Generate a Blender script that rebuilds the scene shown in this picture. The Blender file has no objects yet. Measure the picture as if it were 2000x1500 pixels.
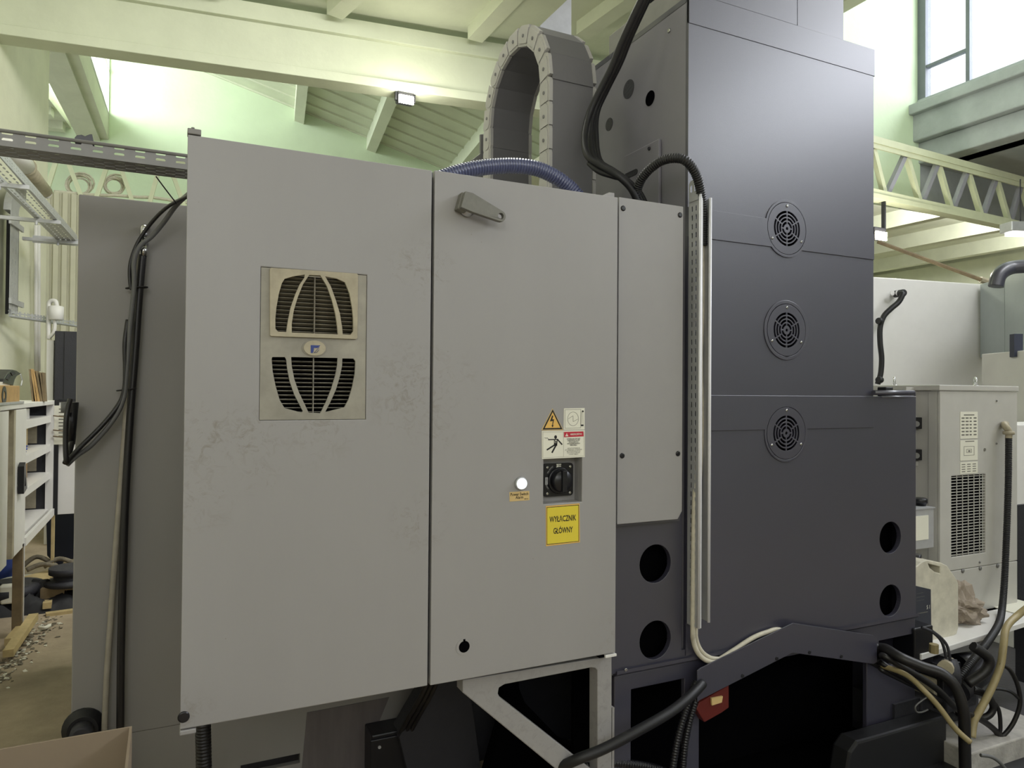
import bpy, bmesh, random
from math import *
from mathutils import Vector as V, Matrix
from mathutils.geometry import tessellate_polygon
random.seed(7)
SC = bpy.context.scene; COL = SC.collection

# ------------------------------------------------------------------ camera
F = 1400.0; YAW = radians(25.6); PIT = radians(.7); ROL = radians(.43); EYE = V((0, 0, 1.5))
fw = V((sin(YAW)*cos(PIT), cos(YAW)*cos(PIT), sin(PIT)))
r0 = V((cos(YAW), -sin(YAW), 0)); u0 = r0.cross(fw)
RT = r0*cos(ROL)+u0*sin(ROL); UP = -r0*sin(ROL)+u0*cos(ROL)
cd = bpy.data.cameras.new('camera'); cam = bpy.data.objects.new('camera', cd); COL.objects.link(cam)
cd.sensor_width = 36; cd.lens = F/2000*36; cd.clip_start = .02; cd.clip_end = 200
m = Matrix((RT, UP, -fw)).transposed().to_4x4(); m.translation = EYE; cam.matrix_world = m
SC.camera = cam
# ------------------------------------------------------------------ world, lights, exposure
w = bpy.data.worlds.new('sky'); SC.world = w; w.use_nodes = True
bg = w.node_tree.nodes['Background']; bg.inputs[0].default_value = (.93, .97, 1, 1); bg.inputs[1].default_value = 1.6
SC.view_settings.view_transform = 'Standard'; SC.view_settings.look = 'None'
SC.view_settings.exposure = 0; SC.view_settings.gamma = 1; SC.view_settings.use_curve_mapping = False
def area(name, loc, aim, sx, sy, power, col=(1, 1, 1)):
    d = bpy.data.lights.new(name, 'AREA'); d.shape = 'RECTANGLE'; d.size = sx; d.size_y = sy; d.energy = power; d.color = col
    o = bpy.data.objects.new(name, d); COL.objects.link(o); o.location = loc
    o.rotation_euler = (V(aim)-V(loc)).to_track_quat('-Z', 'Y').to_euler(); return o
def point(name, loc, power, col=(1, 1, 1), r=.08):
    d = bpy.data.lights.new(name, 'POINT'); d.energy = power; d.color = col; d.shadow_soft_size = r
    o = bpy.data.objects.new(name, d); COL.objects.link(o); o.location = loc; return o
area('daylight_right_clerestory', (8.95, -1.2, 6.0), (7.9, -1.2, 5.9), 13, 1.9, 760, (.87, .9, 1))
area('fill_light_right', (5.3, 1.3, 4.9), (4.6, 3.4, .6), 2.2, .8, 75, (.95, .96, 1))  # added fill without a fixture, brightens the chiller side
area('daylight_left_clerestory', (-2.6, 11.2, 6.6), (0, 11.8, 6.2), 4.5, 1.4, 330, (.93, 1, .97))
area('assumed_daylight_rear', (.5, -6.6, 4.2), (1.2, 2, 1.2), 8, 2.0, 36, (1, .985, .95))  # assumed daylight from behind the camera, added to light the front faces
area('assumed_daylight_left', (-2.3, -2.5, 3.6), (1.4, 2.2, 2.0), 4.5, 1.5, 95, (1, .99, .97))  # assumed daylight, added at the solid left wall to light left-facing sides
area('fill_light_far_bay', (10.5, 6.1, 4.14), (10.5, 9, 4.05), 6, .16, 260, (1, 1, .95))  # added strip hidden behind the wall, brightens the far bay ceiling
area('fill_light_far', (1.3, 4.2, 5.15), (-1.4, 6.6, 0), 3, 1.0, 150, (1, .99, .92))  # added unseen fill for the left wall and background
area('fill_light_overhead', (1.2, -.6, 5.2), (1.2, -.4, 0), 5, 1.0, 24, (1, .98, .92))  # added unseen fill high above the camera

# ------------------------------------------------------------------ pixel rays to places
def ray(x, y): return fw*F+RT*(x-1000)-UP*(y-750)
def PY(x, y, Y): d = ray(x, y); return EYE+d*(Y/d.y)
def PX(x, y, X): d = ray(x, y); return EYE+d*(X/d.x)
def PZ(x, y, Z): d = ray(x, y); return EYE+d*((Z-1.5)/d.z)
def PD(x, y, fd): return EYE+ray(x, y)*(fd/F)
HR = radians(7.2); HX = V((cos(HR), -sin(HR), 0)); HY = V((sin(HR), cos(HR), 0))
def HP(a, b, z): return HX*a+HY*b+V((0, 0, z))

# ------------------------------------------------------------------ materials
def lin(c):
    c = c/255.0
    return c/12.92 if c <= .04045 else ((c+.055)/1.055)**2.4
def rgb(r, g, b): return (lin(r), lin(g), lin(b), 1)
MATS = {}
def mat(name, col, rough=.5, metal=0., var=.08, scale=6., bump=0., bscale=60., spec=.5, stretch=None, coat=0., emit=0., alpha=None):
    if name in MATS: return MATS[name]
    m = bpy.data.materials.new(name); m.use_nodes = True; MATS[name] = m
    nt = m.node_tree; N = nt.nodes; L = nt.links; b = N['Principled BSDF']
    c = rgb(*col)
    b.inputs['Roughness'].default_value = rough; b.inputs['Metallic'].default_value = metal
    b.inputs['Specular IOR Level'].default_value = spec; b.inputs['Coat Weight'].default_value = coat
    b.inputs['Coat Roughness'].default_value = .25
    b.inputs['Base Color'].default_value = c
    tc = N.new('ShaderNodeTexCoord'); out = tc.outputs['Object']
    if stretch:
        mp = N.new('ShaderNodeMapping'); mp.inputs['Scale'].default_value = stretch; L.new(out, mp.inputs['Vector']); out = mp.outputs[0]
    if var:
        n = N.new('ShaderNodeTexNoise'); n.inputs['Scale'].default_value = scale; n.inputs['Detail'].default_value = 6
        n.inputs['Roughness'].default_value = .62; L.new(out, n.inputs['Vector'])
        cr = N.new('ShaderNodeValToRGB'); cr.color_ramp.elements[0].position = .3; cr.color_ramp.elements[1].position = .72
        cr.color_ramp.elements[0].color = tuple(x*(1-var) for x in c[:3])+(1,)
        cr.color_ramp.elements[1].color = tuple(min(1, x*(1+var)) for x in c[:3])+(1,)
        L.new(n.outputs['Fac'], cr.inputs[0]); L.new(cr.outputs[0], b.inputs['Base Color'])
    if bump:
        n2 = N.new('ShaderNodeTexNoise'); n2.inputs['Scale'].default_value = bscale; n2.inputs['Detail'].default_value = 4
        L.new(tc.outputs['Object'], n2.inputs['Vector'])
        bp = N.new('ShaderNodeBump'); bp.inputs['Strength'].default_value = bump; bp.inputs['Distance'].default_value = .01
        L.new(n2.outputs['Fac'], bp.inputs['Height']); L.new(bp.outputs[0], b.inputs['Normal'])
    if emit:
        b.inputs['Emission Color'].default_value = c; b.inputs['Emission Strength'].default_value = emit
    return m
def smudged(name, col, spots, stain=(118, 106, 86), rough=.42, amount=.95):
    """painted sheet metal with finger marks: noise ridges kept to round patches (real dirt, it stays put)"""
    m = mat(name, col, rough, var=.035, scale=3, stretch=(1, 1, .25), bump=.02, bscale=500)
    nt = m.node_tree; N = nt.nodes; L = nt.links; b = N['Principled BSDF']
    base = b.inputs['Base Color'].links[0].from_socket
    tc = N['Texture Coordinate']; acc = None
    for (p, r, k) in spots:
        d = N.new('ShaderNodeVectorMath'); d.operation = 'DISTANCE'; L.new(tc.outputs['Object'], d.inputs[0]); d.inputs[1].default_value = p
        mr = N.new('ShaderNodeMapRange'); mr.inputs[1].default_value = r; mr.inputs[2].default_value = 0; mr.inputs[4].default_value = k
        L.new(d.outputs['Value'], mr.inputs[0])
        if acc is None: acc = mr.outputs[0]
        else:
            a = N.new('ShaderNodeMath'); a.operation = 'MAXIMUM'; L.new(acc, a.inputs[0]); L.new(mr.outputs[0], a.inputs[1]); acc = a.outputs[0]
    n = N.new('ShaderNodeTexNoise'); n.inputs['Scale'].default_value = 32; n.inputs['Detail'].default_value = 9; n.inputs['Roughness'].default_value = .7
    n.inputs['Distortion'].default_value = 1.2; L.new(tc.outputs['Object'], n.inputs['Vector'])
    mr = N.new('ShaderNodeMapRange'); mr.inputs[1].default_value = .5; mr.inputs[2].default_value = .68; L.new(n.outputs['Fac'], mr.inputs[0])
    mu = N.new('ShaderNodeMath'); mu.operation = 'MULTIPLY'; L.new(mr.outputs[0], mu.inputs[0]); L.new(acc, mu.inputs[1])
    # tiny dark specks all over
    vo = N.new('ShaderNodeTexVoronoi'); vo.inputs['Scale'].default_value = 16; L.new(tc.outputs['Object'], vo.inputs['Vector'])
    sp = N.new('ShaderNodeMapRange'); sp.inputs[1].default_value = .035; sp.inputs[2].default_value = .02; sp.inputs[4].default_value = .35; L.new(vo.outputs['Distance'], sp.inputs[0])
    mx = N.new('ShaderNodeMath'); mx.operation = 'MAXIMUM'; L.new(mu.outputs[0], mx.inputs[0]); L.new(sp.outputs[0], mx.inputs[1])
    am = N.new('ShaderNodeMath'); am.operation = 'MULTIPLY'; am.inputs[1].default_value = amount; L.new(mx.outputs[0], am.inputs[0])
    mix = N.new('ShaderNodeMix'); mix.data_type = 'RGBA'; L.new(am.outputs[0], mix.inputs['Factor']); L.new(base, mix.inputs['A']); mix.inputs['B'].default_value = rgb(*stain)
    L.new(mix.outputs['Result'], b.inputs['Base Color']); return m
def pane_mat():
    m = bpy.data.materials.new('window_glass'); m.use_nodes = True; nt = m.node_tree; N = nt.nodes; L = nt.links
    b = N['Principled BSDF']; b.inputs['Base Color'].default_value = (.9, .95, .93, 1); b.inputs['Roughness'].default_value = .1
    t = N.new('ShaderNodeBsdfTransparent'); mx = N.new('ShaderNodeMixShader'); mx.inputs[0].default_value = .08
    L.new(t.outputs[0], mx.inputs[1]); L.new(b.outputs[0], mx.inputs[2]); L.new(mx.outputs[0], N['Material Output'].inputs[0]); return m

GREY = (152, 150, 149)
m_paint = mat('grey_paint', GREY, .42, var=.03, bump=.02, bscale=500)
m_door = smudged('door_paint', GREY, [((-.03, -.2, 1.16), .10, .7), ((.02, -.2, 1.16), .07, .7), ((-.04, -.2, .82), .16, .8), ((.03, -.2, .70), .07, .5),
      ((-.56, -.2, .70), .12, .8), ((-.46, -.2, .70), .09, .9), ((-.3, -.2, .72), .12, .6), ((-.02, -.2, .46), .1, .7), ((-.58, -.2, .55), .1, .6), ((-.44, -.2, .60), .06, .6),
      ((.10, -.2, .85), .1, .35), ((-.6, -.2, .02), .08, .6), ((.62, -.2, .05), .1, .3)], (112, 104, 86))
m_column = mat('slate_paint', (52, 51, 66), .44, var=.05, scale=3, bump=.05, bscale=420, spec=1., coat=.5)
m_column_lit = mat('slate_paint_lit', (124, 122, 130), .5, var=.06, scale=3, bump=.05, bscale=420)  # slate paint lightened, puts the light on the left face into the colour
m_encl = mat('enclosure_paint', (135, 132, 129), .5, var=.05, scale=2.5, stretch=(1, 1, .4), bump=.02, bscale=500)
m_enclow = mat('stained_enclosure_paint', (96, 90, 90), .55, var=.22, scale=5, stretch=(3, 3, .5))
m_dark = mat('black_rubber', (24, 24, 27), .5, var=.1)
m_black = mat('black_plastic', (22, 22, 27), .32, var=.05)
m_void = mat('interior_shade', (9, 9, 11), .95, var=0, spec=0)  # near-black that puts the shade inside openings and hollows into the colour
m_cast = mat('dark_casting', (42, 42, 48), .6, var=.12, bump=.2, bscale=90)
m_lip = mat('white_zinc_edge', (222, 222, 226), .35, .1, var=.04)
m_zinc = mat('galvanised_steel', (184, 185, 188), .4, .35, var=.1, scale=14)
m_tray = mat('dull_galvanised_steel', (126, 125, 123), .5, .4, var=.08, scale=14)
m_frame = mat('grey_window_frame', (112, 117, 124), .6, var=.1)
m_bar2 = mat('grey_bar', (150, 150, 158), .5, var=.06)
m_lever = mat('cast_lever', (118, 117, 110), .55, .2, var=.12, scale=40)
m_steel = mat('bright_steel', (200, 200, 200), .22, 1., var=.03)
m_cream = mat('yellowed_plastic', (168, 159, 136), .5, var=.22, scale=14)
m_ventplate = mat('vent_plate', (150, 146, 134), .5, var=.22, scale=9)
m_slat = mat('grimy_slat', (128, 122, 108), .6, var=.3, scale=40)
m_slat2 = mat('grimy_dark_slat', (136, 132, 122), .6, var=.5, scale=60)
m_hose = mat('black_hose', (26, 24, 25), .42, var=.08)
m_ghose = mat('grey_hose', (146, 140, 128), .5, var=.12, scale=20)
m_gcable = mat('grey_cable', (92, 92, 92), .5, var=.08)
m_wcable = mat('ivory_cable', (196, 190, 172), .5, var=.14, scale=30)
m_blue = mat('blue_hose', (72, 77, 112), .3, var=.05, coat=.4)
m_bluehi = mat('hose_rib_shine', (100, 106, 138), .25, var=.03, coat=.6)  # hose blue made lighter, paints the shine on the rib crests
m_yhose = mat('yellowed_hose', (150, 136, 98), .4, var=.12, scale=20)
m_chain = mat('chain_plastic', (112, 111, 114), .5, var=.06, bump=.04, bscale=200)
m_chainside = mat('chain_side_plastic', (176, 174, 172), .5, var=.08, bump=.06, bscale=200)
m_white = mat('white_sheet', (224, 222, 218), .45, var=.03, bump=.02, bscale=300)
m_chill = mat('chiller_paint', (188, 186, 180), .33, var=.05, scale=8, coat=.25)
m_greygreen = mat('grey_green_panel', (176, 184, 185), .55, var=.05, bump=.1, bscale=300)
m_wall = mat('cream_wall', (226, 226, 204), .8, var=.07, scale=2, bump=.15, bscale=30)
m_green = mat('green_plaster', (207, 212, 190), .85, var=.07, scale=1.5, bump=.3, bscale=18)
m_gwall = mat('pale_green_plaster', (212, 228, 198), .85, var=.05, scale=1.2, bump=.25, bscale=14)
m_conc = mat('concrete', (168, 173, 175), .85, var=.1, scale=4, bump=.5, bscale=14)
m_concrete_lt = mat('pale_concrete', (206, 208, 190), .85, var=.08, scale=2, bump=.3, bscale=14)
m_truss = mat('truss_paint', (206, 210, 178), .55, var=.06)
m_corr = mat('corrugated_sheet', (196, 194, 172), .5, var=.04)
m_floor = mat('floor_concrete', (164, 149, 127), .75, var=.3, scale=2.2, bump=.3, bscale=40)
m_slab = mat('pale_floor_slab', (168, 164, 158), .8, var=.25, scale=9, bump=.3, bscale=60)
m_card = mat('cardboard', (136, 121, 102), .85, var=.06, scale=6)
m_wood = mat('pale_wood', (188, 168, 122), .7, var=.2, scale=10)
m_wood2 = mat('dark_wood', (122, 106, 80), .75, var=.25, scale=10)
m_orange = mat('orange_board', (180, 146, 96), .65, var=.2, scale=14)
m_yellow = mat('yellow_sticker', (222, 202, 62), .5, var=.04)
m_amber = mat('amber_sticker', (222, 178, 92), .5, var=.03)
m_beige = mat('beige_sticker', (206, 178, 122), .5, var=.04)
m_stick = mat('white_sticker', (226, 224, 208), .5, var=.03)
m_ink = mat('black_ink', (20, 20, 20), .6, var=0)
m_greyink = mat('grey_ink', (110, 108, 100), .6, var=0)
m_red = mat('red_ink', (186, 40, 58), .5, var=0)
m_redplastic = mat('red_plastic', (96, 30, 24), .45, var=.1)
m_blueink = mat('blue_ink', (46, 62, 128), .5, var=0)
m_navy = mat('navy_sheet', (44, 48, 66), .5, var=.1)
m_bin = mat('blue_plastic', (70, 92, 170), .4, var=.1)
m_lamp = mat('lamp_glass', (255, 250, 225), .3, var=0, emit=30)
m_ind = mat('indicator_lens', (240, 248, 248), .2, var=0, emit=1.2)
m_tube = mat('tube_light', (255, 255, 250), .3, var=0, emit=6)
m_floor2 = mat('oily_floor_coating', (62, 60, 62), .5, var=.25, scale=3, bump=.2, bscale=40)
m_jerry = mat('jerrican_plastic', (200, 195, 178), .5, var=.16, scale=18)
m_lbl = mat('dark_label', (54, 56, 66), .5, var=.1)
m_paper = mat('crumpled_paper', (150, 138, 124), .85, var=.14, scale=30)
m_rag = mat('black_rag', (30, 30, 33), .7, var=.3, scale=12)
m_debris = mat('debris', (120, 112, 96), .8, var=.5, scale=20)
m_lens = pane_mat()

# ------------------------------------------------------------------ building helpers
ORG = {}
def put(o, label=None, cat=None, group=None, kind=None):
    if label: o['label'] = label
    if cat: o['category'] = cat
    if group: o['group'] = group
    if kind: o['kind'] = kind
    return o
def thing(name, loc, label, cat, group=None):
    o = bpy.data.objects.new(name, None); o.empty_display_size = .1; COL.objects.link(o); o.location = loc; ORG[o.name] = V(loc)
    put(o, label, cat, group, 'thing'); return o
class B:
    """collects shapes in world metres; make() links them as one mesh object"""
    def __init__(s): s.bm = bmesh.new(); s.mats = []
    def mi(s, m):
        if m not in s.mats: s.mats.append(m)
        return s.mats.index(m)
    def face(s, vs, m, smooth=False):
        try: f = s.bm.faces.new(vs)
        except ValueError: return
        f.material_index = s.mi(m); f.smooth = smooth
    def hexa(s, p, m):
        v = [s.bm.verts.new(q) for q in p]
        for i in ((0, 3, 2, 1), (4, 5, 6, 7), (0, 1, 5, 4), (1, 2, 6, 5), (2, 3, 7, 6), (3, 0, 4, 7)): s.face([v[k] for k in i], m)
        return s
    def box(s, x0, x1, y0, y1, z0, z1, m):
        return s.hexa([(x0, y0, z0), (x1, y0, z0), (x1, y1, z0), (x0, y1, z0), (x0, y0, z1), (x1, y0, z1), (x1, y1, z1), (x0, y1, z1)], m)
    def obox(s, o, ux, uy, uz, m):
        o, ux, uy, uz = V(o), V(ux), V(uy), V(uz)
        return s.hexa([o, o+ux, o+ux+uy, o+uy, o+uz, o+ux+uz, o+ux+uy+uz, o+uy+uz], m)
    def prism(s, outer, ext, m, holes=(), mside=None):
        loops = [[V(p) for p in outer]]+[[V(p) for p in h] for h in holes]; ext = V(ext)
        flat = [p for l in loops for p in l]
        a = [s.bm.verts.new(p) for p in flat]; b = [s.bm.verts.new(p+ext) for p in flat]
        for t in tessellate_polygon(loops):
            s.face([a[i] for i in t], m); s.face([b[i] for i in reversed(t)], m)
        k = 0
        for l in loops:
            n = len(l)
            for i in range(n):
                j = (i+1) % n; s.face([a[k+i], a[k+j], b[k+j], b[k+i]], mside or m)
            k += n
        return s
    def tube(s, path, r, m, n=10, sub=6, closed=False, corr=0, mcrest=None, caps=True):
        P = [V(p) for p in path]
        if len(P) > 2 and sub > 1:
            Q = []; c = len(P)
            for i in range(c if closed else c-1):
                g = (lambda k: P[k % c]) if closed else (lambda k: P[min(max(k, 0), c-1)])
                p0, p1, p2, p3 = g(i-1), g(i), g(i+1), g(i+2)
                for t in range(sub):
                    t /= sub; Q.append(.5*((2*p1)+(p2-p0)*t+(2*p0-5*p1+4*p2-p3)*t*t+(3*p1-p0-3*p2+p3)*t**3))
            if not closed: Q.append(P[-1])
            P = Q
        if corr:
            Q = [P[0]]; step = corr/4
            for i in range(len(P)-1):
                d = (P[i+1]-P[i]).length; k = max(1, int(round(d/step)))
                for j in range(1, k+1): Q.append(P[i].lerp(P[i+1], j/k))
            P = Q
        N = len(P); T = []
        for i in range(N):
            a = P[(i-1) % N] if closed else P[max(i-1, 0)]; b = P[(i+1) % N] if closed else P[min(i+1, N-1)]
            T.append((b-a).normalized())
        u = T[0].orthogonal().normalized(); rings = []
        for i in range(N):
            u = (u-T[i]*u.dot(T[i])).normalized(); v = T[i].cross(u)
            rr = r(i/(N-1)) if callable(r) else r
            if corr: rr *= (1.0, 1.0, .86, .86)[i % 4]
            rings.append([s.bm.verts.new(P[i]+(u*cos(2*pi*k/n)+v*sin(2*pi*k/n))*rr) for k in range(n)])
        for i in range(N if closed else N-1):
            A, Bq = rings[i], rings[(i+1) % N]; mm = mcrest if (mcrest and i % 4 == 0) else m
            for k in range(n): s.face([A[k], A[(k+1) % n], Bq[(k+1) % n], Bq[k]], mm, not corr or True)
        if caps and not closed: s.face(rings[0][::-1], m); s.face(rings[-1], m)
        return s
    def cyl(s, a, b, r, m, n=18, r2=None):
        a, b = V(a), V(b); t = (b-a).normalized(); u = t.orthogonal().normalized(); v = t.cross(u); r2 = r if r2 is None else r2
        A = [s.bm.verts.new(a+(u*cos(2*pi*k/n)+v*sin(2*pi*k/n))*r) for k in range(n)]
        C = [s.bm.verts.new(b+(u*cos(2*pi*k/n)+v*sin(2*pi*k/n))*r2) for k in range(n)]
        for k in range(n): s.face([A[k], A[(k+1) % n], C[(k+1) % n], C[k]], m, n > 8)
        s.face(A[::-1], m); s.face(C, m); return s
    def lathe(s, o, axis, prof, m, n=24):
        o = V(o); t = V(axis).normalized(); u = t.orthogonal().normalized(); v = t.cross(u); rings = []
        for (r, h) in prof: rings.append([s.bm.verts.new(o+t*h+(u*cos(2*pi*k/n)+v*sin(2*pi*k/n))*max(r, 1e-4)) for k in range(n)])
        for A, C in zip(rings, rings[1:]):
            for k in range(n): s.face([A[k], A[(k+1) % n], C[(k+1) % n], C[k]], m, True)
        s.face(rings[0][::-1], m); s.face(rings[-1], m); return s
    def text(s, body, o, ux, uz, size, m, align='CENTER', squeeze=1., fit=None, bold=0.):
        """flat lettering: o = anchor, ux = reading direction, uz = up"""
        c = bpy.data.curves.new('t', 'FONT'); c.body = body; c.size = size; c.align_x = align; c.align_y = 'CENTER'; c.resolution_u = 2
        c.offset = bold*size; c.space_line = .95
        ob = bpy.data.objects.new('t', c); COL.objects.link(ob); bpy.context.view_layer.update()
        me = bpy.data.meshes.new_from_object(ob.evaluated_get(bpy.context.evaluated_depsgraph_get()))
        bpy.data.objects.remove(ob); bpy.data.curves.remove(c)
        if fit: squeeze = fit/max(1e-6, max(v.co.x for v in me.vertices)-min(v.co.x for v in me.vertices))
        ux, uz = V(ux).normalized(), V(uz).normalized(); vs = [s.bm.verts.new(V(o)+ux*(v.co.x*squeeze)+uz*v.co.y) for v in me.vertices]
        for p in me.polygons: s.face([vs[i] for i in p.vertices], m)
        bpy.data.meshes.remove(me); return s
    def make(s, name, parent=None, bevel=0, label=None, cat=None, group=None, kind=None, origin=None, norm=True):
        if norm: bmesh.ops.recalc_face_normals(s.bm, faces=s.bm.faces)
        o_ = ORG[parent.name] if parent else (V(origin) if origin is not None else None)
        if o_ is None:
            cs = [v.co for v in s.bm.verts]
            o_ = V(((min(c.x for c in cs)+max(c.x for c in cs))/2, (min(c.y for c in cs)+max(c.y for c in cs))/2, min(c.z for c in cs)))
        for v in s.bm.verts: v.co -= o_
        me = bpy.data.meshes.new(name); s.bm.to_mesh(me); s.bm.free()
        for m in s.mats: me.materials.append(m)
        ob = bpy.data.objects.new(name, me); COL.objects.link(ob)
        if parent: ob.parent = parent
        else: ob.location = o_
        ORG[ob.name] = V(o_)
        if bevel:
            md = ob.modifiers.new('edge', 'BEVEL'); md.width = bevel; md.segments = 2; md.limit_method = 'ANGLE'; md.angle_limit = radians(50)
        return put(ob, label, cat, group, kind)
def box(*a): return B().box(*a)
def circ(c, ux, uz, r, n=28, r2=None, a0=0, a1=2*pi):
    c, ux, uz = V(c), V(ux), V(uz); r2 = r2 or r; full = abs(a1-a0-2*pi) < 1e-6
    return [c+ux*(r*cos(a0+(a1-a0)*k/(n if full else n-1)))+uz*(r2*sin(a0+(a1-a0)*k/(n if full else n-1))) for k in range(n)]
def arcslot(c, ux, uz, ra, rb, a0, a1, n=7): return circ(c, ux, uz, rb, n, None, a0, a1)+circ(c, ux, uz, ra, n, None, a1, a0)
UX = V((1, 0, 0)); UY = V((0, 1, 0)); UZ = V((0, 0, 1))
def rrect(x0, x1, z0, z1, y, r=.01, n=5):
    o = []
    for cx, cz, a in ((x1-r, z1-r, 0), (x0+r, z1-r, pi/2), (x0+r, z0+r, pi), (x1-r, z0+r, 3*pi/2)):
        o += [V((cx+r*cos(a+pi/2*k/n), y, cz+r*sin(a+pi/2*k/n))) for k in range(n+1)]
    return o
def slot(c, ux, uy, l, h, n=4):
    """oblong hole"""
    c, ux, uy = V(c), V(ux), V(uy); o = []
    for sx, a in ((1, -pi/2), (-1, pi/2)):
        o += [c+ux*(sx*(l-h)/2+h/2*cos(a+pi*k/n))+uy*(h/2*sin(a+pi*k/n)) for k in range(n+1)]
    return o
def struct(b, name, parent=None, label=None, **k): return b.make(name, parent, kind=None if parent else 'structure', **k)
def copy_of(o, loc=None, parent=None, **k):
    c = o.copy(); COL.objects.link(c); ORG[c.name] = ORG[o.name]
    if parent: c.parent = parent
    if loc is not None: c.location = loc
    for a, b in k.items(): c[a] = b
    return c
def copy_tree(o, delta, **k):
    c = copy_of(o, o.location+V(delta), **k)
    def rec(src, dst):
        for ch in list(src.children):
            d = copy_of(ch, None, dst); rec(ch, d)
    rec(o, c); return c
# ================================================================== SETTING
struct(box(-7, 17, -8, 20, -.12, 0, m_floor), 'floor')
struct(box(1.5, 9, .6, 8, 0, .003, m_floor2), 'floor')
# ---- left wall, running away from the camera
WR = radians(5); WD = V((sin(WR), cos(WR), 0)); WN = V((cos(WR), -sin(WR), 0)); WE = V((-1.28, 9.7, 0))
struct(B().obox(WE-WD*18, -WN*.35, WD*18, UZ*7.6, m_wall), 'wall_left')
# ---- end wall of the hall
struct(B().obox(HP(-8, 13, 0), HX*30, HY*.35, UZ*7.8, m_gwall), 'wall_back')
struct(box(-7, 17, -7.9, -7.6, 0, 2.9, m_wall).box(-7, 17, -7.9, -7.6, 5.4, 7.8, m_wall).box(-7, -3.6, -7.9, -7.6, 2.9, 5.4, m_wall).box(6.6, 17, -7.9, -7.6, 2.9, 5.4, m_wall), 'wall_front')  # gap in this unseen wall is an assumed opening for daylight
# ---- big cross girder under the near roof
g = B()
g.obox(HP(-6, 7.5, 4.677), HX*12.2, HY*.235, UZ*.093, m_green)          # bottom flange
g.obox(HP(-6, 7.53, 4.778), HX*12.2, HY*.18, UZ*.4, m_green)             # web
g.obox(HP(-6, 7.47, 5.16), HX*12.2, HY*.3, UZ*.17, m_green)             # top flange
struct(g, 'trim_1', bevel=.006)
# ---- near roof with ribs
nr = B()
a0 = HP(-6, 7.62, 5.4)
nr.prism([a0, HP(4.9, 7.62, 5.4), V((5.75, 5.2, 5.4)), V((5.75, -7.9, 5.4)), V((-5, -7.9, 5.4))], UZ*.25, m_green)
near = struct(nr, 'ceiling')
for (px, py, qx, qy) in ((640, 26, 672, -4), (915, 75, 985, -1), (1128, 66, 1195, 18)):
    A = PZ(px, py, 5.26); Q = PZ(qx, qy, 5.26); d = (Q-A).normalized(); s_ = V((d.y, -d.x, 0)); s_ = s_ if s_.x > 0 else -s_
    B().obox(A-d*.02, d*6, s_*.17, UZ*.15, m_green).make('rib', near)
for dx in (-2.6,):
    A = PZ(915, 75, 5.26)+HX*dx; B().obox(A, -HY*6, HX*.17, UZ*.15, m_green).make('rib', near)
# ---- far sloping roof beyond the girder, ribs run with the hall
def zr(a): return 6.78-.292*(a+.85)
fr = B(); fr.prism([HP(-2.5, 7.8, zr(-2.5)), HP(5.0, 7.8, zr(5.0)), HP(5.0, 13.05, zr(5.0)), HP(-2.5, 13.05, zr(-2.5))], UZ*.2, m_green)
far = struct(fr, 'ceiling')
for px, py in ((575, 217), (716, 291), (872, 331), (1010, 380)):
    d = ray(px, py); A = EYE+d*(13/(d.dot(HY))); a = (A-EYE).dot(HX)
    t = B(); z = zr(a); w_ = .16
    t.hexa([HP(a, 7.8, z-.24), HP(a+w_, 7.8, z-.28), HP(a+w_, 13, z-.28), HP(a, 13, z-.24), HP(a, 7.8, z+.05), HP(a+w_, 7.8, z), HP(a+w_, 13, z), HP(a, 13, z+.05)], m_green)
    t.make('rib', far)
for k in range(12):      # folds of the roof panels, running down the slope between the ribs
    b = 8.35+k*.42
    t = B(); t.hexa([HP(-2.4, b, zr(-2.4)-.03), HP(4.9, b, zr(4.9)-.03), HP(4.9, b+.05, zr(4.9)-.03), HP(-2.4, b+.05, zr(-2.4)-.03)]+
                    [HP(-2.4, b, zr(-2.4)+.02), HP(4.9, b, zr(4.9)+.02), HP(4.9, b+.05, zr(4.9)+.02), HP(-2.4, b+.05, zr(-2.4)+.02)], m_green)
    t.make('roof_fold', far)
# ---- left bay: stepped low ceiling, edge beam, clerestory window above
lc = B(); lc.obox(HP(-8, 8.6, 5.66), HX*4.9, HY*4.5, UZ*.2, m_green)
left = struct(lc, 'ceiling')
for k in range(7): B().obox(HP(-8, 9.0+k*.62, 5.54), HX*4.85, HY*.16, UZ*.14, m_green).make('rib', left)
eb = B(); q = [HP(-2.71, 9.0, 5.54), HP(-2.2, 9.0, 5.54), HP(-2.57, 13.0, 5.54), HP(-3.02, 13.0, 5.54)]
eb.prism(q, UZ*.42, m_concrete_lt)
q2 = [HP(-2.58, 9.0, 5.5), HP(-2.33, 9.0, 5.5), HP(-2.69, 13.0, 5.5), HP(-2.9, 13.0, 5.5)]
eb.prism(q2, UZ*.05, m_concrete_lt)
struct(eb, 'trim_2')
w2 = B(); A = HP(-2.2, 9.0, 5.9); D = HP(-2.57, 13.0, 5.9)-A; n_ = V((D.y, -D.x, 0)).normalized()*-.06
w2.obox(A, D, n_, UZ*.07, m_white); w2.obox(A+UZ*1.4, D, n_, UZ*.3, m_white)
win2 = struct(w2, 'window_2')
for k in range(7): B().obox(A+D*(k/6.0*.99), D*.01, n_, UZ*1.45, m_white).make('mullion', win2)
B().obox(A+UZ*.72, D, n_, UZ*.03, m_white).make('mullion', win2)
for k in range(6):
    B().obox(A+D*(k/6+.01)+n_*.4, D*.15, n_*.1, UZ*1.42, m_lens).make('pane', win2)
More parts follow.
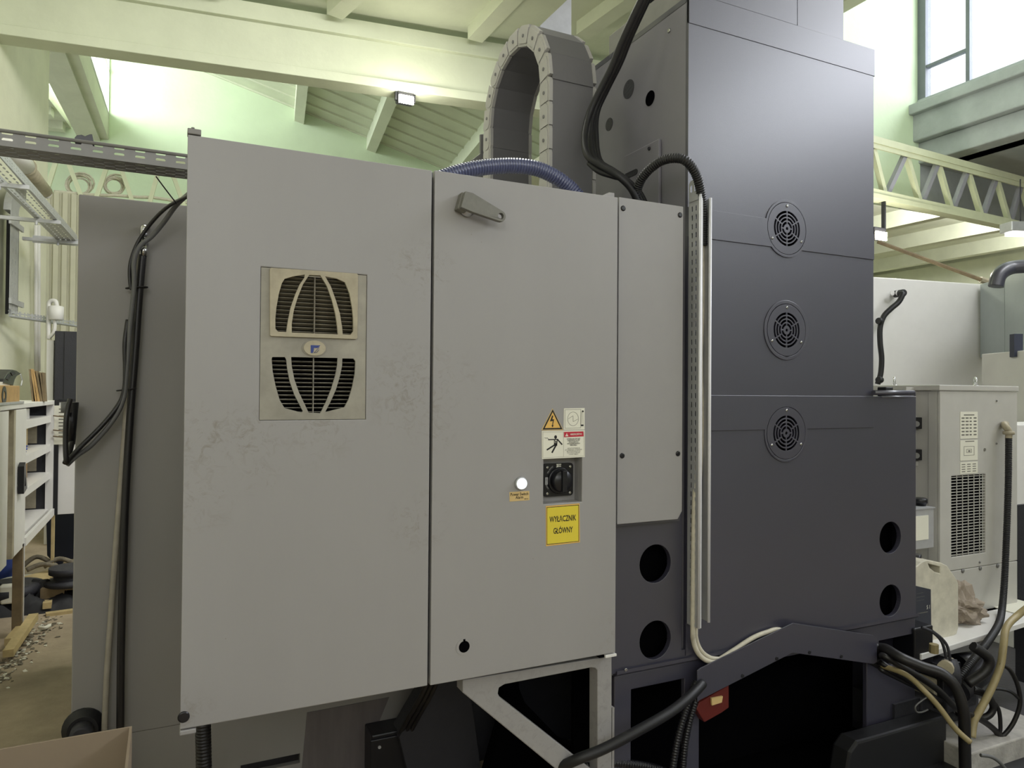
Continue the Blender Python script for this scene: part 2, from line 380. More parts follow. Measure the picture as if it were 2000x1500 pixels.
# ---- right bay: end wall of the lantern, clerestory window, sill beam
YW = 5.66
rw = B(); rw.box(5.4, 8.16, YW, YW+.3, 3.83, 7.8, m_gwall); struct(rw, 'wall_right')
rg = B(); rg.box(8.16, 17, YW+.02, YW+.3, 3.83, 4.9, m_conc); struct(rg, 'wall_far_right')
XR = 8.15
sl = B(); sl.box(XR-.12, XR+.55, -7.9, YW+.02, 4.55, 4.98, m_conc).box(XR-.02, XR+.4, -7.9, YW+.02, 4.3, 4.55, m_conc).box(XR-.2, XR+.1, -7.9, YW+.02, 4.86, 4.98, m_conc)
struct(sl, 'trim_3', bevel=.015)
sc_ = B(); sc_.box(XR+.2, 17, -7.9, YW+.02, 4.3, 4.5, m_conc); struct(sc_, 'ceiling')
lt = B(); lt.box(5.6, 9.0, -7.9, YW+.3, 7.6, 7.8, m_green); struct(lt, 'ceiling')
fa = B(); fa.box(5.68, 5.85, -7.9, 5.66, 5.2, 7.7, m_green); struct(fa, 'trim_4')
w1 = B(); w1.box(XR-.05, XR+.06, -7.9, YW, 4.98, 5.06, m_conc).box(XR-.04, XR+.06, YW-.1, YW, 4.98, 7.7, m_frame).box(XR-.04, XR+.06, -7.9, YW, 7.0, 7.7, m_white)
win1 = struct(w1, 'window_1')
ys = [PX(x, 150, XR).y for x in (1893, 2028)]; st = ys[0]-ys[1]
zs = (5.40, 6.1)
for k in range(8):
    y = ys[0]-k*st
    box(XR-.03, XR+.03, y-.022, y+.022, 5.0, 7.0, m_frame).make('mullion', win1)
    y1 = (YW-.1) if k == 0 else ys[0]-(k-1)*st
    for z in ((5.42,) if k == 0 else (6.12,)): box(XR-.025, XR+.03, y, y1, z, z+.035, m_frame).make('mullion', win1)
    box(XR+.005, XR+.012, y+.02, y1-.01, 5.04, 7.02, m_lens).make('pane', win1)
# ---- far right bay: ceiling, ribs, outer wall with windows
rc = B(); rc.box(4.2, 15, YW+.3, 13.5, 4.3, 4.5, m_concrete_lt)
rcl = struct(rc, 'ceiling')
for x in (6.7, 8.3, 9.9, 11.5, 13.1): box(x, x+.16, YW+.3, 13.5, 4.06, 4.32, m_concrete_lt).make('rib', rcl)
ow = B(); ow.box(14.5, 14.9, -8, 14, 0, 2.9, m_wall).box(14.5, 14.9, -8, 14, 3.62, 4.5, m_concrete_lt).box(14.42, 14.5, -8, 14, 3.62, 4.22, m_concrete_lt)
y = -7.6
piers = []
while y < 13.5: ow.box(14.5, 14.9, y, y+.32, 2.9, 3.62, m_wall); piers.append(y); y += 1.3
struct(ow, 'wall_outer')
wn = B(); wn.box(14.62, 14.68, -8, 14, 2.88, 2.96, m_white); win3 = struct(wn, 'window_3')
for y in piers: box(14.64, 14.65, y+.32, y+1.3, 2.94, 3.62, m_lens).make('pane', win3)
for y in piers: box(14.62, 14.68, y+.32, y+1.3, 3.3, 3.33, m_truss).make('mullion', win3)
# ---- corrugated partition, left
cp = B(); n = 16; base = PY(86, 600, 9.75)
cx0, cx1 = PY(86, 500, 9.75).x, PY(160, 500, 9.75).x
pts = []
st = .087; x = cx0; i = 0
while x < cx1+1.2:
    pts += [(x, 0), (x+.05, 0), (x+.058, .03), (x+.079, .03)]; x += st
ztop = PY(120, 376, 9.75).z
cp.prism([V((a, 9.75+b, 0)) for a, b in pts]+[V((a, 9.77+b, 0)) for a, b in reversed(pts)], UZ*ztop, m_corr)
struct(cp, 'wall_partition')

def lattice(name, y, pts_top, pts_bot, xs, label, cat, depth=.12):
    """lattice girder: chords and zigzag bars in a plane of constant depth"""
    A0, A1 = pts_top; B0, B1 = pts_bot
    t = thing(name, (B0+B1)/2, label, cat)
    B().obox(A0, A1-A0, UY*depth, UZ*.07, m_truss).obox(A0+UY*.01, A1-A0, UY*.012, -UZ*.05, m_truss).make('top_chord', t)
    B().obox(B0, B1-B0, UY*depth, -UZ*.05, m_truss).obox(B0+UY*.01, B1-B0, UY*.012, UZ*.05, m_truss).make('bottom_chord', t)
    up = True
    for a, b in zip(xs, xs[1:]):
        fa, fb = a, b
        P = (B0.lerp(B1, fa) if up else A0.lerp(A1, fa))+UY*.03; Q = (A0.lerp(A1, fb) if up else B0.lerp(B1, fb))+UY*.03
        d = (Q-P); s_ = V((d.z, 0, -d.x)).normalized()*.05
        B().obox(P-s_*.5, d, s_, UY*.05, m_bar2 if up else m_truss).make('bar', t); up = not up
    return t
yt = 5.0
T0, T1 = PY(1600, 249, yt), PY(2075, 377, yt); B0, B1 = PY(1600, 353, yt), PY(2075, 457, yt)
def frac(px, y0, P, Q): x = PY(px, y0, yt).x; return (x-P.x)/(Q.x-P.x)
seq = [(1620, 0), (1648, 1), (1679, 0), (1712, 1), (1738, 0), (1778, 1), (1807, 0), (1841, 1), (1868, 0), (1899, 1), (1927, 0), (1955, 1), (1981, 0), (2003, 1), (2030, 0), (2060, 1)]
xs = [frac(px, 330, B0, B1) for px, k in seq]
lattice('lattice_girder', yt, (T0, T1), (B0, B1), xs, 'cream lattice girder spanning below the bright high window beyond the dark column', 'girder')
yt = 10.2
T0, T1 = PY(60, 298, yt), PY(470, 338, yt); B0, B1 = PY(60, 372, yt), PY(470, 413, yt)
seq = [(90, 0), (112, 1), (128, 1), (158, 0), (188, 0), (212, 1), (232, 1), (258, 0), (292, 0), (312, 1), (332, 1), (360, 0), (396, 0), (420, 1)]
t = thing('lattice_girder', (B0+B1)/2, 'pale green lattice girder under the grey perforated tray, carrying two cable coils', 'girder')
B().obox(T0, T1-T0, UY*.12, UZ*.08, m_truss).make('top_chord', t)
B().obox(B0, B1-B0, UY*.25, -UZ*.06, m_truss).make('bottom_chord', t)
for (pa, ka), (pb, kb) in zip(seq[::2], seq[1::2]):
    P = PY(pa, 372+(pa-60)*.1 if ka == 0 else 298+(pa-60)*.1, yt+.02); Q = PY(pb, 298+(pb-60)*.1 if kb == 1 else 372+(pb-60)*.1, yt+.02)
    if ka == 1: P, Q = Q, P
    d = Q-P; s_ = V((d.z, 0, -d.x)).normalized()*.05
    B().obox(P-s_*.5, d, s_, UY*.05, m_truss).make('bar', t)
# ================================================================== MACHINE
YD = 1.9                                   # plane of the cabinet doors
Z0, Z1 = .686, 2.12
# ---------------- machine enclosure behind
YE = 2.75
en = thing('machine_enclosure', (.6, YE, 0), 'grey sheet metal machine enclosure behind the electrical cabinet, hoses down its side', 'machine')
zt = PY(148, 378, YE).z; xl = PY(146, 900, YE).x
oz = PY(530, 1483, YE).z; ox0, ox1 = PY(470, 1490, YE).x, PY(586, 1480, YE).x
box(xl, 1.40, YE, YE+.025, .34, zt, m_encl).make('back_panel', en, bevel=.004)
lowp = [V((xl, YE+.001, .1)), V((1.05, YE+.001, .1)), V((1.05, YE+.001, .34)), V((xl, YE+.001, .34))]
B().prism(lowp, UY*.025, m_encl, [[V((ox0, YE+.001, .12)), V((ox1, YE+.001, .12)), V((ox1, YE+.001, oz)), V((ox0, YE+.001, oz))]]).make('lower_panel', en)
box(xl, xl+.02, YE+.025, 4.6, .1, zt, m_encl).make('side_panel', en)
box(xl, 1.4, YE+.025, 4.6, zt-.02, zt, m_encl).make('roof_panel', en)
box(xl+.05, 1.3, YE+.12, 4.5, 0, 1.2, m_cast).make('machine_bed', en)
st_ = [PY(x, y, YE-.002) for x, y in ((600, 1392), (760, 1362), (728, 1440), (720, 1500), (590, 1500))]
B().prism(st_, UY*.002, m_enclow).make('stained_patch', en)
c = PY(160, 1432, YE-.05)
B().lathe(c+UY*.05, -UY, [(.062, 0), (.062, .012), (.045, .02), (.045, .035)], m_dark).make('drain_socket', en)
B().lathe(c+UY*.02, -UY, [(.034, 0), (.034, .05), (.026, .055)], m_cast).make('drain_plug', en)
# right-hand base castings seen under the cabinet
B().prism([PY(x, y, 2.6) for x, y in ((843, 1330), (912, 1318), (935, 1470), (940, 1520), (800, 1520), (780, 1440))], UY*.1, m_cast).make('rib_casting', en)
B().prism([PY(x, y, 2.7) for x, y in ((905, 1300), (1160, 1260), (1160, 1560), (905, 1560))], UY*.05, m_cast).make('inner_panel', en)
B().prism([PY(x, y, 2.62) for x, y in ((1122, 1300), (1142, 1312), (1155, 1324), (1155, 1408), (1120, 1376), (1122, 1320))], UY*.02, m_void).make('slot_shade', en)  # black sheet painted in for the shade of a recess
B().prism([PY(x, y, 2.5) for x, y in ((984, 1318), (1012, 1315), (1014, 1345), (1025, 1372), (1100, 1450), (1200, 1485), (1200, 1560), (940, 1560), (985, 1400))], UY*.06, m_void).make('cast_web', en)
# junction box on the enclosure, under the cabinet
jb = thing('junction_box', PY(772, 1500, 2.66), 'black junction box on the stained machine wall below the door seam', 'box')
x0, x1 = PY(726, 1460, 2.64).x, PY(813, 1460, 2.64).x; zj = PY(770, 1428, 2.64).z
box(x0, x1, 2.64, YE, .02, zj, m_black).make('housing', jb, bevel=.006)
box(x0-.006, x1+.006, 2.632, 2.642, .03, zj-.015, m_black).make('cover', jb, bevel=.003)
for x, y in ((741, 1459), (807, 1444), (804, 1467)): B().cyl(PY(x, y, 2.632), PY(x, y, 2.632)-UY*.004, .006, m_zinc, 8).make('screw', jb)

# ---------------- electrical cabinet
cab = thing('electrical_cabinet', (.65, 2.1, Z0), 'grey two-door electrical cabinet with louvred vent, warning stickers and rotary switch', 'cabinet')
ORIG = V((.65, 2.1, Z0))
SX0, SX1, SZ0, SZ1 = 1.0, 1.0, 1.0, 1.0
ra, rb = PY(1061, 984, YD), PY(1137, 893, YD); rx0, rx1, rz0, rz1 = ra.x, rb.x, PY(1061, 985, YD).z, PY(1100, 893, YD).z
box(.045, 1.27, YD+.068, 2.42, Z0+.006, Z1-.006, m_paint).make('body', cab)
box(.052, 1.262, YD+.022, YD+.068, Z0+.012, Z1-.012, m_void).bm.free()
gk = B()
for a in ((.055, .64), (.675, 1.255)): pass
gk.box(.05, 1.266, YD+.03, YD+.069, Z0+.01, Z0+.03, m_dark).box(.05, 1.266, YD+.03, YD+.069, Z1-.03, Z1-.01, m_dark).box(.05, .07, YD+.03, YD+.069, Z0+.03, Z1-.03, m_dark).box(1.246, 1.266, YD+.03, YD+.069, Z0+.03, Z1-.03, m_dark).box(.645, .675, YD+.03, YD+.069, Z0+.03, Z1-.03, m_dark)
gk.make('door_seal', cab)
vx0, vx1, vz0, vz1 = .206, .477, 1.4255, 1.813
def rect(x0, x1, z0, z1, y): return [V((x0, y, z0)), V((x1, y, z0)), V((x1, y, z1)), V((x0, y, z1))]
dl = B().prism(rect(.035, .6575, Z0, Z1, YD), UY*.022, m_door, [rect(vx0, vx1, vz0, vz1, YD)]).make('door', cab, bevel=.002)
kh = PY(906.5, 1263, YD)
key = circ(kh, UX, UZ, .0155, 22); key = [p for p in key if not (p.z > kh.z+.0145)]
kk = sorted(range(len(key)), key=lambda i: 0)
hole = circ(kh, UX, UZ, .0155, 26, None, pi/2+.22, pi/2+2*pi-.22)+[kh+V((.0032, 0, .022)), kh+V((-.0032, 0, .022))]
hole = circ(kh, UX, UZ, .0155, 26)
box(kh.x-.0034, kh.x+.0034, YD-.0012, YD+.001, kh.z+.013, kh.z+.0215, m_void).make('key_slot_shade', None if 0 else cab)  # black plate painted in for the slot's shade
dr = B().prism(rect(.6655, 1.278, Z0-.001, Z1+.002, YD), UY*.022, m_door, [rect(rx0, rx1, rz0, rz1, YD)]).make('door', cab, bevel=.002)
B().prism(circ(kh-UY*.001, UX, UZ, .0245, 30), UY*.001, m_paint, [circ(kh-UY*.001, UX, UZ, .0165, 26)]).make('lock_ring', dr)
B().prism(circ(kh-UY*.0012, UX, UZ, .0165, 26), UY*.001, m_void).make('key_hole_shade', dr)  # flat black disc, painted shade in place of a cut hole
g = PY(358.5, 1400, YD)
B().lathe(g, -UY, [(.0135, 0), (.0135, .002), (.010, .0035)], m_black, 20).make('grommet', dl)
# hinges
h0, h1 = PY(366, 270, YD).x, PY(393, 270, YD).x
box(h0, h1, YD-.002, YD+.03, Z1+.002, Z1+.016, m_encl).box(h0+.008, h0+.016, YD, YD+.03, Z1+.016, Z1+.02, m_encl).make('hinge', cab, bevel=.002)
box(.034, .07, YD-.002, YD+.04, Z0-.014, Z0-.003, m_paint).make('hinge', cab, bevel=.002)
x0, x1 = PY(1182, 1278, YD).x, PY(1203, 1278, YD).x
box(x0, x1+.001, YD-.003, YD+.05, Z0-.012, Z0-.004, m_white).box(x0-.018, x0, YD+.004, YD+.03, Z0-.012, Z0-.004, m_void).make('hinge', cab, bevel=.001)
x0 = PY(1178, 382, YD).x
B().hexa([(x0, YD+.01, Z1+.002), (1.272, YD+.01, Z1+.002), (1.272, YD+.06, Z1+.002), (x0, YD+.06, Z1+.002), (x0+.03, YD+.01, Z1+.018), (1.272, YD+.01, Z1+.018), (1.272, YD+.05, Z1+.018), (x0+.03, YD+.05, Z1+.018)], m_paint).make('hinge', cab, bevel=.002)
# door handle: round boss with a flat cast lever
hb = PY(911, 408, YD); ht = PY(974, 422, YD-.045)
B().lathe(hb, -UY, [(.024, 0), (.024, .01), (.020, .012), (.020, .03), (.017, .032)], m_steel).make('handle_boss', dr)
hy = YD-.03
pA, pB = PY(908, 396, hy), PY(974, 424, hy); d = (pB-pA).normalized(); p_ = V((-d.z, 0, d.x)); L_ = (pB-pA).length
out = [pA+p_*.026-d*.012, pA+p_*.03+d*.01, pA+d*(L_-.0)+p_*.016]+[pB+d*(.016*sin(t*pi/8))+p_*(.016*cos(t*pi/8)) for t in range(1, 8)]+[pB-p_*.016, pA+d*.03-p_*.022, pA-d*.012-p_*.022]
B().prism(out, UY*-.016, m_lever, [circ(pB, UX, UZ, .0085, 16)]).make('door_handle', dr, bevel=.004, label='dull grey cast lever handle')
B().prism([pA+p_*.028-d*.016, pA+p_*.028+d*.012, pA-p_*.024+d*.012, pA-p_*.024-d*.016], UY*.03, m_lever).make('handle_hub', dr, bevel=.004)
# ---------------- vent unit in the left door
VS = 3.946
def VP(cx, cy, y): return PY(480+cx/VS, 480+cy/VS, y)
yv = YD+.002
up_l = [(365, 236), (455, 222), (452, 245), (415, 300), (380, 380), (345, 480), (325, 580), (312, 665), (250, 662), (229, 640), (228, 560), (236, 480), (255, 370), (278, 290), (300, 255)]
up_c = [(490, 224), (575, 228), (625, 310), (665, 420), (690, 520), (705, 620), (710, 683), (355, 668), (355, 600), (370, 500), (400, 400), (440, 300)]
up_r = [(612, 236), (700, 252), (765, 282), (800, 370), (820, 480), (828, 560), (828, 660), (808, 686), (748, 682), (742, 620), (725, 520), (695, 420), (655, 310)]
lo_l = [(204, 858), (302, 858), (312, 880), (320, 950), (340, 1050), (375, 1150), (440, 1275), (430, 1285), (300, 1252), (262, 1190), (230, 1080), (208, 970), (200, 875)]
lo_c = [(350, 858), (708, 865), (705, 920), (690, 1000), (660, 1100), (620, 1200), (575, 1290), (485, 1286), (410, 1130), (375, 1030), (355, 930)]
lo_r = [(745, 868), (830, 870), (845, 890), (840, 990), (820, 1090), (790, 1190), (760, 1245), (612, 1282), (650, 1210), (695, 1110), (725, 1010), (742, 930)]
vu = B().prism(rect(vx0+.001, vx1-.001, vz0+.001, vz1-.001, yv), UY*.006, m_ventplate,
     [[VP(x, y, yv) for x, y in l] for l in (lo_l, lo_c, lo_r)]+[rect(VP(190, 400, yv).x+.003, VP(860, 400, yv).x-.003, VP(300, 690, yv).z+.004, VP(300, 190, yv).z-.012, yv)]).make('vent_panel', cab, bevel=.0006, label='dirty grey vent panel with two louvred openings')
box(vx0+.002, vx1-.002, YD+.052, YD+.06, vz0, vz1, m_void).make('shade_backing', vu)  # black sheet painted in for the shade behind the louvres
yf = YD-.005
B().prism([VP(x, y, yf) for x, y in ((195, 169), (855, 214), (866, 224), (861, 708), (850, 719), (196, 696), (187, 688), (186, 178))], UY*.008, m_cream,
     [[VP(x, y, yf) for x, y in l] for l in (up_l, up_c, up_r)]).make('grille_frame', vu, bevel=.0012, label='yellowed plastic grille frame with two curved bars')
sx0, sx1 = VP(215, 500, YD).x, VP(842, 500, YD).x
def slats(c0, c1, n, mm, x0, x1, yy, tl=.0052):
    zc0, zc1 = VP(530, c0, YD).z, VP(530, c1, YD).z; zc0 -= .006; zc1 -= .006
    me = None
    for k in range(n):
        z = zc0+(zc1-zc0)*k/(n-1)
        t = B().hexa([(x0, yy+.016, z-.001), (x1, yy+.016, z-.001), (x1, yy+.0175, z+.001), (x0, yy+.0175, z+.001), (x0, yy, z+tl), (x1, yy, z+tl), (x1, yy+.0015, z+tl+.0016), (x0, yy+.0015, z+tl+.0016)], mm)
        if me is None: first = t.make('louvre', vu); me = first.data; zf = z
        else:
            t.bm.free(); o = bpy.data.objects.new('louvre', me); COL.objects.link(o); o.parent = vu; o.location.z = z-zf; ORG[o.name] = ORG[cab.name]
ORG[vu.name] = ORG[cab.name]
slats(250, 664, 14, m_slat, sx0, sx1, YD+.009)
lx0, lx1 = VP(196, 900, YD).x, VP(850, 900, YD).x
slats(882, 1272, 13, m_slat2, lx0, lx1, YD+.016, .0022)
vr = VP(530, 800, YD); box(vr.x-.0012, vr.x+.0012, YD+.004, YD+.02, VP(530, 685, YD).z, VP(530, 222, YD).z, m_slat).make('centre_rib', vu)
box(vr.x-.0012, vr.x+.0012, YD+.010, YD+.02, VP(530, 1290, YD).z, VP(530, 862, YD).z, m_slat2).make('centre_rib', vu)
bc = VP(529, 789, yv); rx = VP(613, 789, yv).x-bc.x; rz = VP(529, 731, yv).z-bc.z
B().prism(circ(bc-UY*.002, UX, UZ, rx*1.14, 36, rz*1.14), UY*.004, m_ventplate).make('badge_ring', vu, bevel=.001)
bd = B().prism(circ(bc-UY*.005, UX, UZ, rx, 36, rz), UY*.006, m_cream)
def BG(cx, cy, dy=.0056): return VP(cx, cy, yv)-UY*dy
bd.prism([BG(x, y) for x, y in ((498, 767), (573, 769), (549, 789), (522, 788), (522, 812), (513, 828), (498, 827))], UY*.0004, m_blueink)
tri = [BG(x, y, .0058) for x, y in ((568, 782), (522, 830), (520, 806), (530, 790))]
bd.prism(tri, UY*.0004, m_cream)
for a, b in (((562, 784), (522, 826)), ((562, 784), (538, 788)), ((522, 826), (545, 822)), ((545, 822), (562, 800))):
    bd.tube([BG(*a, .0062), BG(*b, .0062)], .0006, m_blueink, 4, 1)
bd.make('badge', vu, label='oval badge with a blue letter F mark')

# ---------------- switch recess
rc_ = B(); dp = .045
rc_.box(rx0, rx1, YD+dp, YD+dp+.002, rz0, rz1, m_paint)
rc_.box(rx0-.002, rx0, YD+.0225, YD+dp+.002, rz0, rz1, m_paint).box(rx1, rx1+.002, YD+.0225, YD+dp+.002, rz0, rz1, m_paint)
rc_.box(rx0, rx1, YD+.0225, YD+dp+.002, rz1, rz1+.002, m_paint).box(rx0, rx1, YD+.0225, YD+dp+.002, rz0-.002, rz0, m_paint)
rc_.make('switch_recess', cab)
ys_ = YD+.032
sw = B()
pa, pb = PY(1062, 970, ys_), PY(1119, 905, ys_)
sw_o = B().prism(rrect(PY(1062, 940, ys_).x, PY(1119.5, 940, ys_).x, PY(1090, 969, ys_).z, PY(1090, 905, ys_).z, ys_, .010), UY*.012, m_black).make('main_switch', cab, bevel=.0015, label='black rotary main switch')
kc = PY(1093, 938, ys_-.001)
B().lathe(kc, -UY, [(.0415, 0), (.0415, .004), (.038, .006)], m_black, 36).make('dial_ring', sw_o)
B().lathe(kc, -UY, [(.034, .004), (.033, .022), (.031, .026), (.006, .027)], m_black, 36).make('knob', sw_o)
B().hexa([kc+V(p) for p in ((-.011, -.02, -.034), (.011, -.02, -.034), (.007, -.036, -.033), (-.007, -.036, -.033), (-.011, -.02, .034), (.011, -.02, .034), (.007, -.036, .033), (-.007, -.036, .033))], m_black).make('knob_grip', sw_o, bevel=.002)
for x, y in ((1069, 913), (1113.5, 911), (1069, 964), (1113, 962)):
    p = PY(x, y, ys_); B().lathe(p, -UY, [(.0048, 0), (.0045, .0015), (.003, .0025)], m_steel, 14).make('screw', sw_o)
lab = PY(1091.5, 909.5, ys_-.0008)
B().prism(rect(lab.x-.0085, lab.x+.0085, lab.z-.0052, lab.z+.0052, lab.y), UY*.0007, m_stick).text('I ON', lab-UY*.0004, UX, UZ, .0085, m_ink, bold=.03).make('position_label', sw_o, label='white label reading I ON')
lab = PY(1067.5, 939.5, ys_-.0008)
B().prism(rect(lab.x-.0045, lab.x+.0045, lab.z-.011, lab.z+.011, lab.y), UY*.0007, m_zinc).text('O OFF', lab-UY*.0004, UZ, -UX, .006, m_ink).make('position_label', sw_o, label='grey label on the switch plate')
lt_ = B()
for k, ch in enumerate('TRIPPED'):
    a = pi*.84-k*.085; p = kc+V((cos(a)*.0475, -.0006, sin(a)*.05)); lt_.text(ch, p, V((sin(a), 0, -cos(a))), V((cos(a), 0, sin(a))), .0062, m_zinc)
lt_.text('RESET', PY(1068.5, 951, ys_-.0006), V((.5, 0, -.85)), V((.85, 0, .5)), .0065, m_zinc)
lt_.make('lettering', sw_o)

# ---------------- indicator lamp and its tag
il = PY(1016.5, 944, YD)
lp = B().lathe(il, -UY, [(.0195, 0), (.0195, .006), (.0175, .009)], m_zinc).make('indicator_lamp', cab, label='lit white indicator lamp')
B().lathe(il-UY*.007, -UY, [(.0165, 0), (.0155, .006), (.009, .010), (.002, .011)], m_ind).make('lens', lp)
SK = 5.0
def SP(cx, cy, dy=.0): return PY(960+cx/SK, 780+cy/SK, YD)-UY*dy
def sticker(name, quad, mm, label, t=.0008): return B().prism([SP(*q, t) for q in quad], UY*t, mm).make(name, cab, label=label)
def tdir(a, b): return (SP(*b)-SP(*a)).normalized()
s1 = sticker('name_tag', ((174, 906), (368, 893), (370, 984), (176, 998)), m_beige, 'beige tag under the indicator lamp')
B().text('Power Switch', SP(271, 926, .0013), tdir((176, 930), (368, 918)), UZ, .0125, m_ink, fit=.058, bold=.012).text('Alarm', SP(272, 957, .0013), tdir((176, 930), (368, 918)), UZ, .0125, m_ink, fit=.0255, bold=.012).make('lettering', s1)
B().prism([SP(x, y, .0012) for x, y in ((316, 972), (328, 966), (328, 969), (358, 968), (358, 972), (328, 973), (328, 977))], UY*.0004, m_ink).make('arrow_mark', s1)
# triangle
s2 = sticker('warning_triangle', ((595, 88), (698, 294), (690, 302), (490, 302), (488, 294)), m_beige, 'triangular high voltage warning sticker')
B().prism([SP(x, y, .0012) for x, y in ((596, 97), (691, 292), (497, 295))], UY*.0004, m_ink, [[SP(x, y, .0012) for x, y in ((596, 124), (671, 278), (518, 281))]]).make('black_border', s2)
B().prism([SP(x, y, .0010) for x, y in ((596, 124), (671, 278), (518, 281))], UY*.0002, m_amber).make('amber_field', s2)
B().prism([SP(x, y, .0014) for x, y in ((590, 158), (602, 157), (592, 196), (609, 193), (598, 252), (606, 251), (594, 274), (584, 252), (591, 252), (597, 210), (570, 216), (572, 206))], UY*.0004, m_ink).make('lightning_mark', s2)
# switch pictogram
s3 = sticker('pictogram_sticker', ((706, 88), (908, 84), (908, 294), (703, 298)), m_stick, 'square pictogram sticker with a circle and zigzag')
p3 = B()
def strip(b, a, c, wd, mm, dy=.0012):
    P, Q = SP(*a, dy), SP(*c, dy); d = (Q-P).normalized(); n_ = V((-d.z, 0, d.x))*wd/2
    b.prism([P+n_, Q+n_, Q-n_, P-n_], UY*.0003, mm)
for a, c in (((716, 101), (870, 98)), ((870, 98), (869, 278)), ((869, 278), (716, 282)), ((716, 282), (716, 101)), ((890, 118), (893, 248)), ((876, 118), (872, 250))): strip(p3, a, c, .0009, m_greyink)
cc = SP(795, 190, .0012); p3.prism(circ(cc, UX, UZ, .0195, 32, .0215), UY*.0003, m_greyink, [circ(cc, UX, UZ, .0185, 32, .0205)])
for a, c in (((748, 190), (794, 160)), ((794, 160), (796, 218)), ((796, 218), (841, 192))): strip(p3, a, c, .001, m_greyink)
p3.prism(circ(SP(890, 117, .0013), UX, UZ, .0032, 12), UY*.0003, m_ink).prism([SP(x, y, .0013) for x, y in ((871, 246), (897, 246), (897, 261), (871, 261))], UY*.0003, m_ink)
p3.make('pictogram', s3)
# danger sign
s4 = sticker('danger_sign', ((490, 308), (910, 300), (910, 563), (492, 583)), m_stick, 'white danger sign with an electrocuted figure pictogram')
fg = B()
strip(fg, (500, 320), (700, 316), .0005, m_greyink); strip(fg, (700, 316), (702, 560), .0005, m_greyink); strip(fg, (700, 560), (502, 570), .0005, m_greyink); strip(fg, (500, 570), (500, 320), .0005, m_greyink)
strip(fg, (702, 560), (902, 552), .0005, m_greyink); strip(fg, (902, 552), (902, 312), .0005, m_greyink)
hd = SP(624, 368, .0013); fg.prism(circ(hd, UX, UZ, .0047, 16, .0055), UY*.0003, m_ink)
for a, c, wd in (((552, 393), (645, 391), .0032), ((640, 388), (688, 442), .0042), ((612, 396), (612, 440), .0022), ((641, 394), (637, 440), .0022), ((612, 440), (640, 440), .008), ((622, 440), (538, 494), .0046), ((632, 440), (588, 522), .0052), ((616, 402), (638, 430), .0022), ((616, 430), (636, 404), .002), ((516, 374), (532, 380), .0011), ((532, 380), (544, 376), .0011), ((544, 376), (556, 390), .0011)): strip(fg, a, c, wd, m_ink, .0013)
fg.make('figure_pictogram', s4)
rd = B().prism([SP(x, y, .0011) for x, y in ((705, 318), (896, 312), (898, 362), (706, 370))], UY*.0003, m_red)
rd.prism([SP(x, y, .0014) for x, y in ((733, 330), (748, 360), (718, 361))], UY*.0002, m_stick).text('!', SP(733, 351, .0017), UX, UZ, .008, m_red, bold=.02)
rd.text('NIEBEZPIECZEŃSTWO', SP(824, 341, .0014), tdir((706, 344), (898, 338)), UZ, .0068, m_stick, fit=.041, bold=.02).make('red_header', s4, label='red header band with white lettering')
tx = B()
for k, l in enumerate(('OTWIERANIE SZAFY JEST', 'ZABRONIONE. DOSTĘP', 'WYŁĄCZNIE DLA', 'WYKWALIFIKOWANEGO', 'PERSONELU.')): tx.text(l, SP(800, 386+k*15.4, .0012), tdir((706, 390), (898, 384)), UZ, .0056, m_ink, fit=(.048, .043, .034, .046, .0255)[k], bold=.016)
for k, l in enumerate(('NIEZASTOSOWANIE SIĘ', 'DO NINIEJSZEGO OSTRZEŻENIA', 'MOŻE DOPROWADZIĆ DO', 'POWAŻNYCH OBRAŻEŃ', 'A NAWET ŚMIERCI.')): tx.text(l, SP(800, 477+k*15, .0012), tdir((706, 390), (898, 384)), UZ, .0052, m_greyink, fit=(.044, .06, .048, .045, .034)[k], bold=.004)
tx.make('lettering', s4)
# yellow main switch sign
s5 = sticker('switch_sign', ((530, 1042), (858, 1016), (862, 1396), (532, 1434)), m_amber, 'yellow main switch sign')
yq = [SP(x, y, .0011) for x, y in ((538, 1054), (851, 1028), (853, 1386), (538, 1420))]
B().prism(yq, UY*.0003, m_ink, [[SP(x, y, .0011) for x, y in ((542, 1059), (846, 1034), (848, 1382), (542, 1414))]]).make('border_line', s5)
B().prism([SP(x, y, .0010) for x, y in ((542, 1059), (846, 1034), (848, 1382), (542, 1414))], UY*.0002, m_yellow).make('yellow_field', s5)
td = tdir((538, 1175), (850, 1150))
B().text('WYŁĄCZNIK', SP(695, 1166, .0014), td, UZ, .0245, m_ink, fit=.093, bold=.018).text('GŁÓWNY', SP(696, 1280, .0014), td, UZ, .0245, m_ink, fit=.068, bold=.018).make('lettering', s5)

# ---------------- narrow cover panel right of the doors
YP = 1.94
cov = thing('cover_panel', (1.43, YP, 1.07), 'narrow grey cover panel with four bolts and one cut corner beside the cabinet', 'panel')
ch = .018
B().prism([V((1.309, YP, 1.078)), V((1.57-ch, YP, 1.078)), V((1.57, YP, 1.078+ch+.008)), V((1.57, YP, 2.137)), V((1.309, YP, 2.137))], UY*.012, m_paint).make('sheet', cov, bevel=.0015)
box(1.284, 1.572, YP+.012, YP+.032, 1.07, 2.13, m_column).make('backing_flange', cov)
for x, y in ((1217, 407), (1328, 420), (1215, 890), (1324, 886)):
    p = PY(x, y, YP); B().lathe(p, -UY, [(.0092, 0), (.0088, .002), (.006, .0035)], m_black, 16).make('bolt', cov)

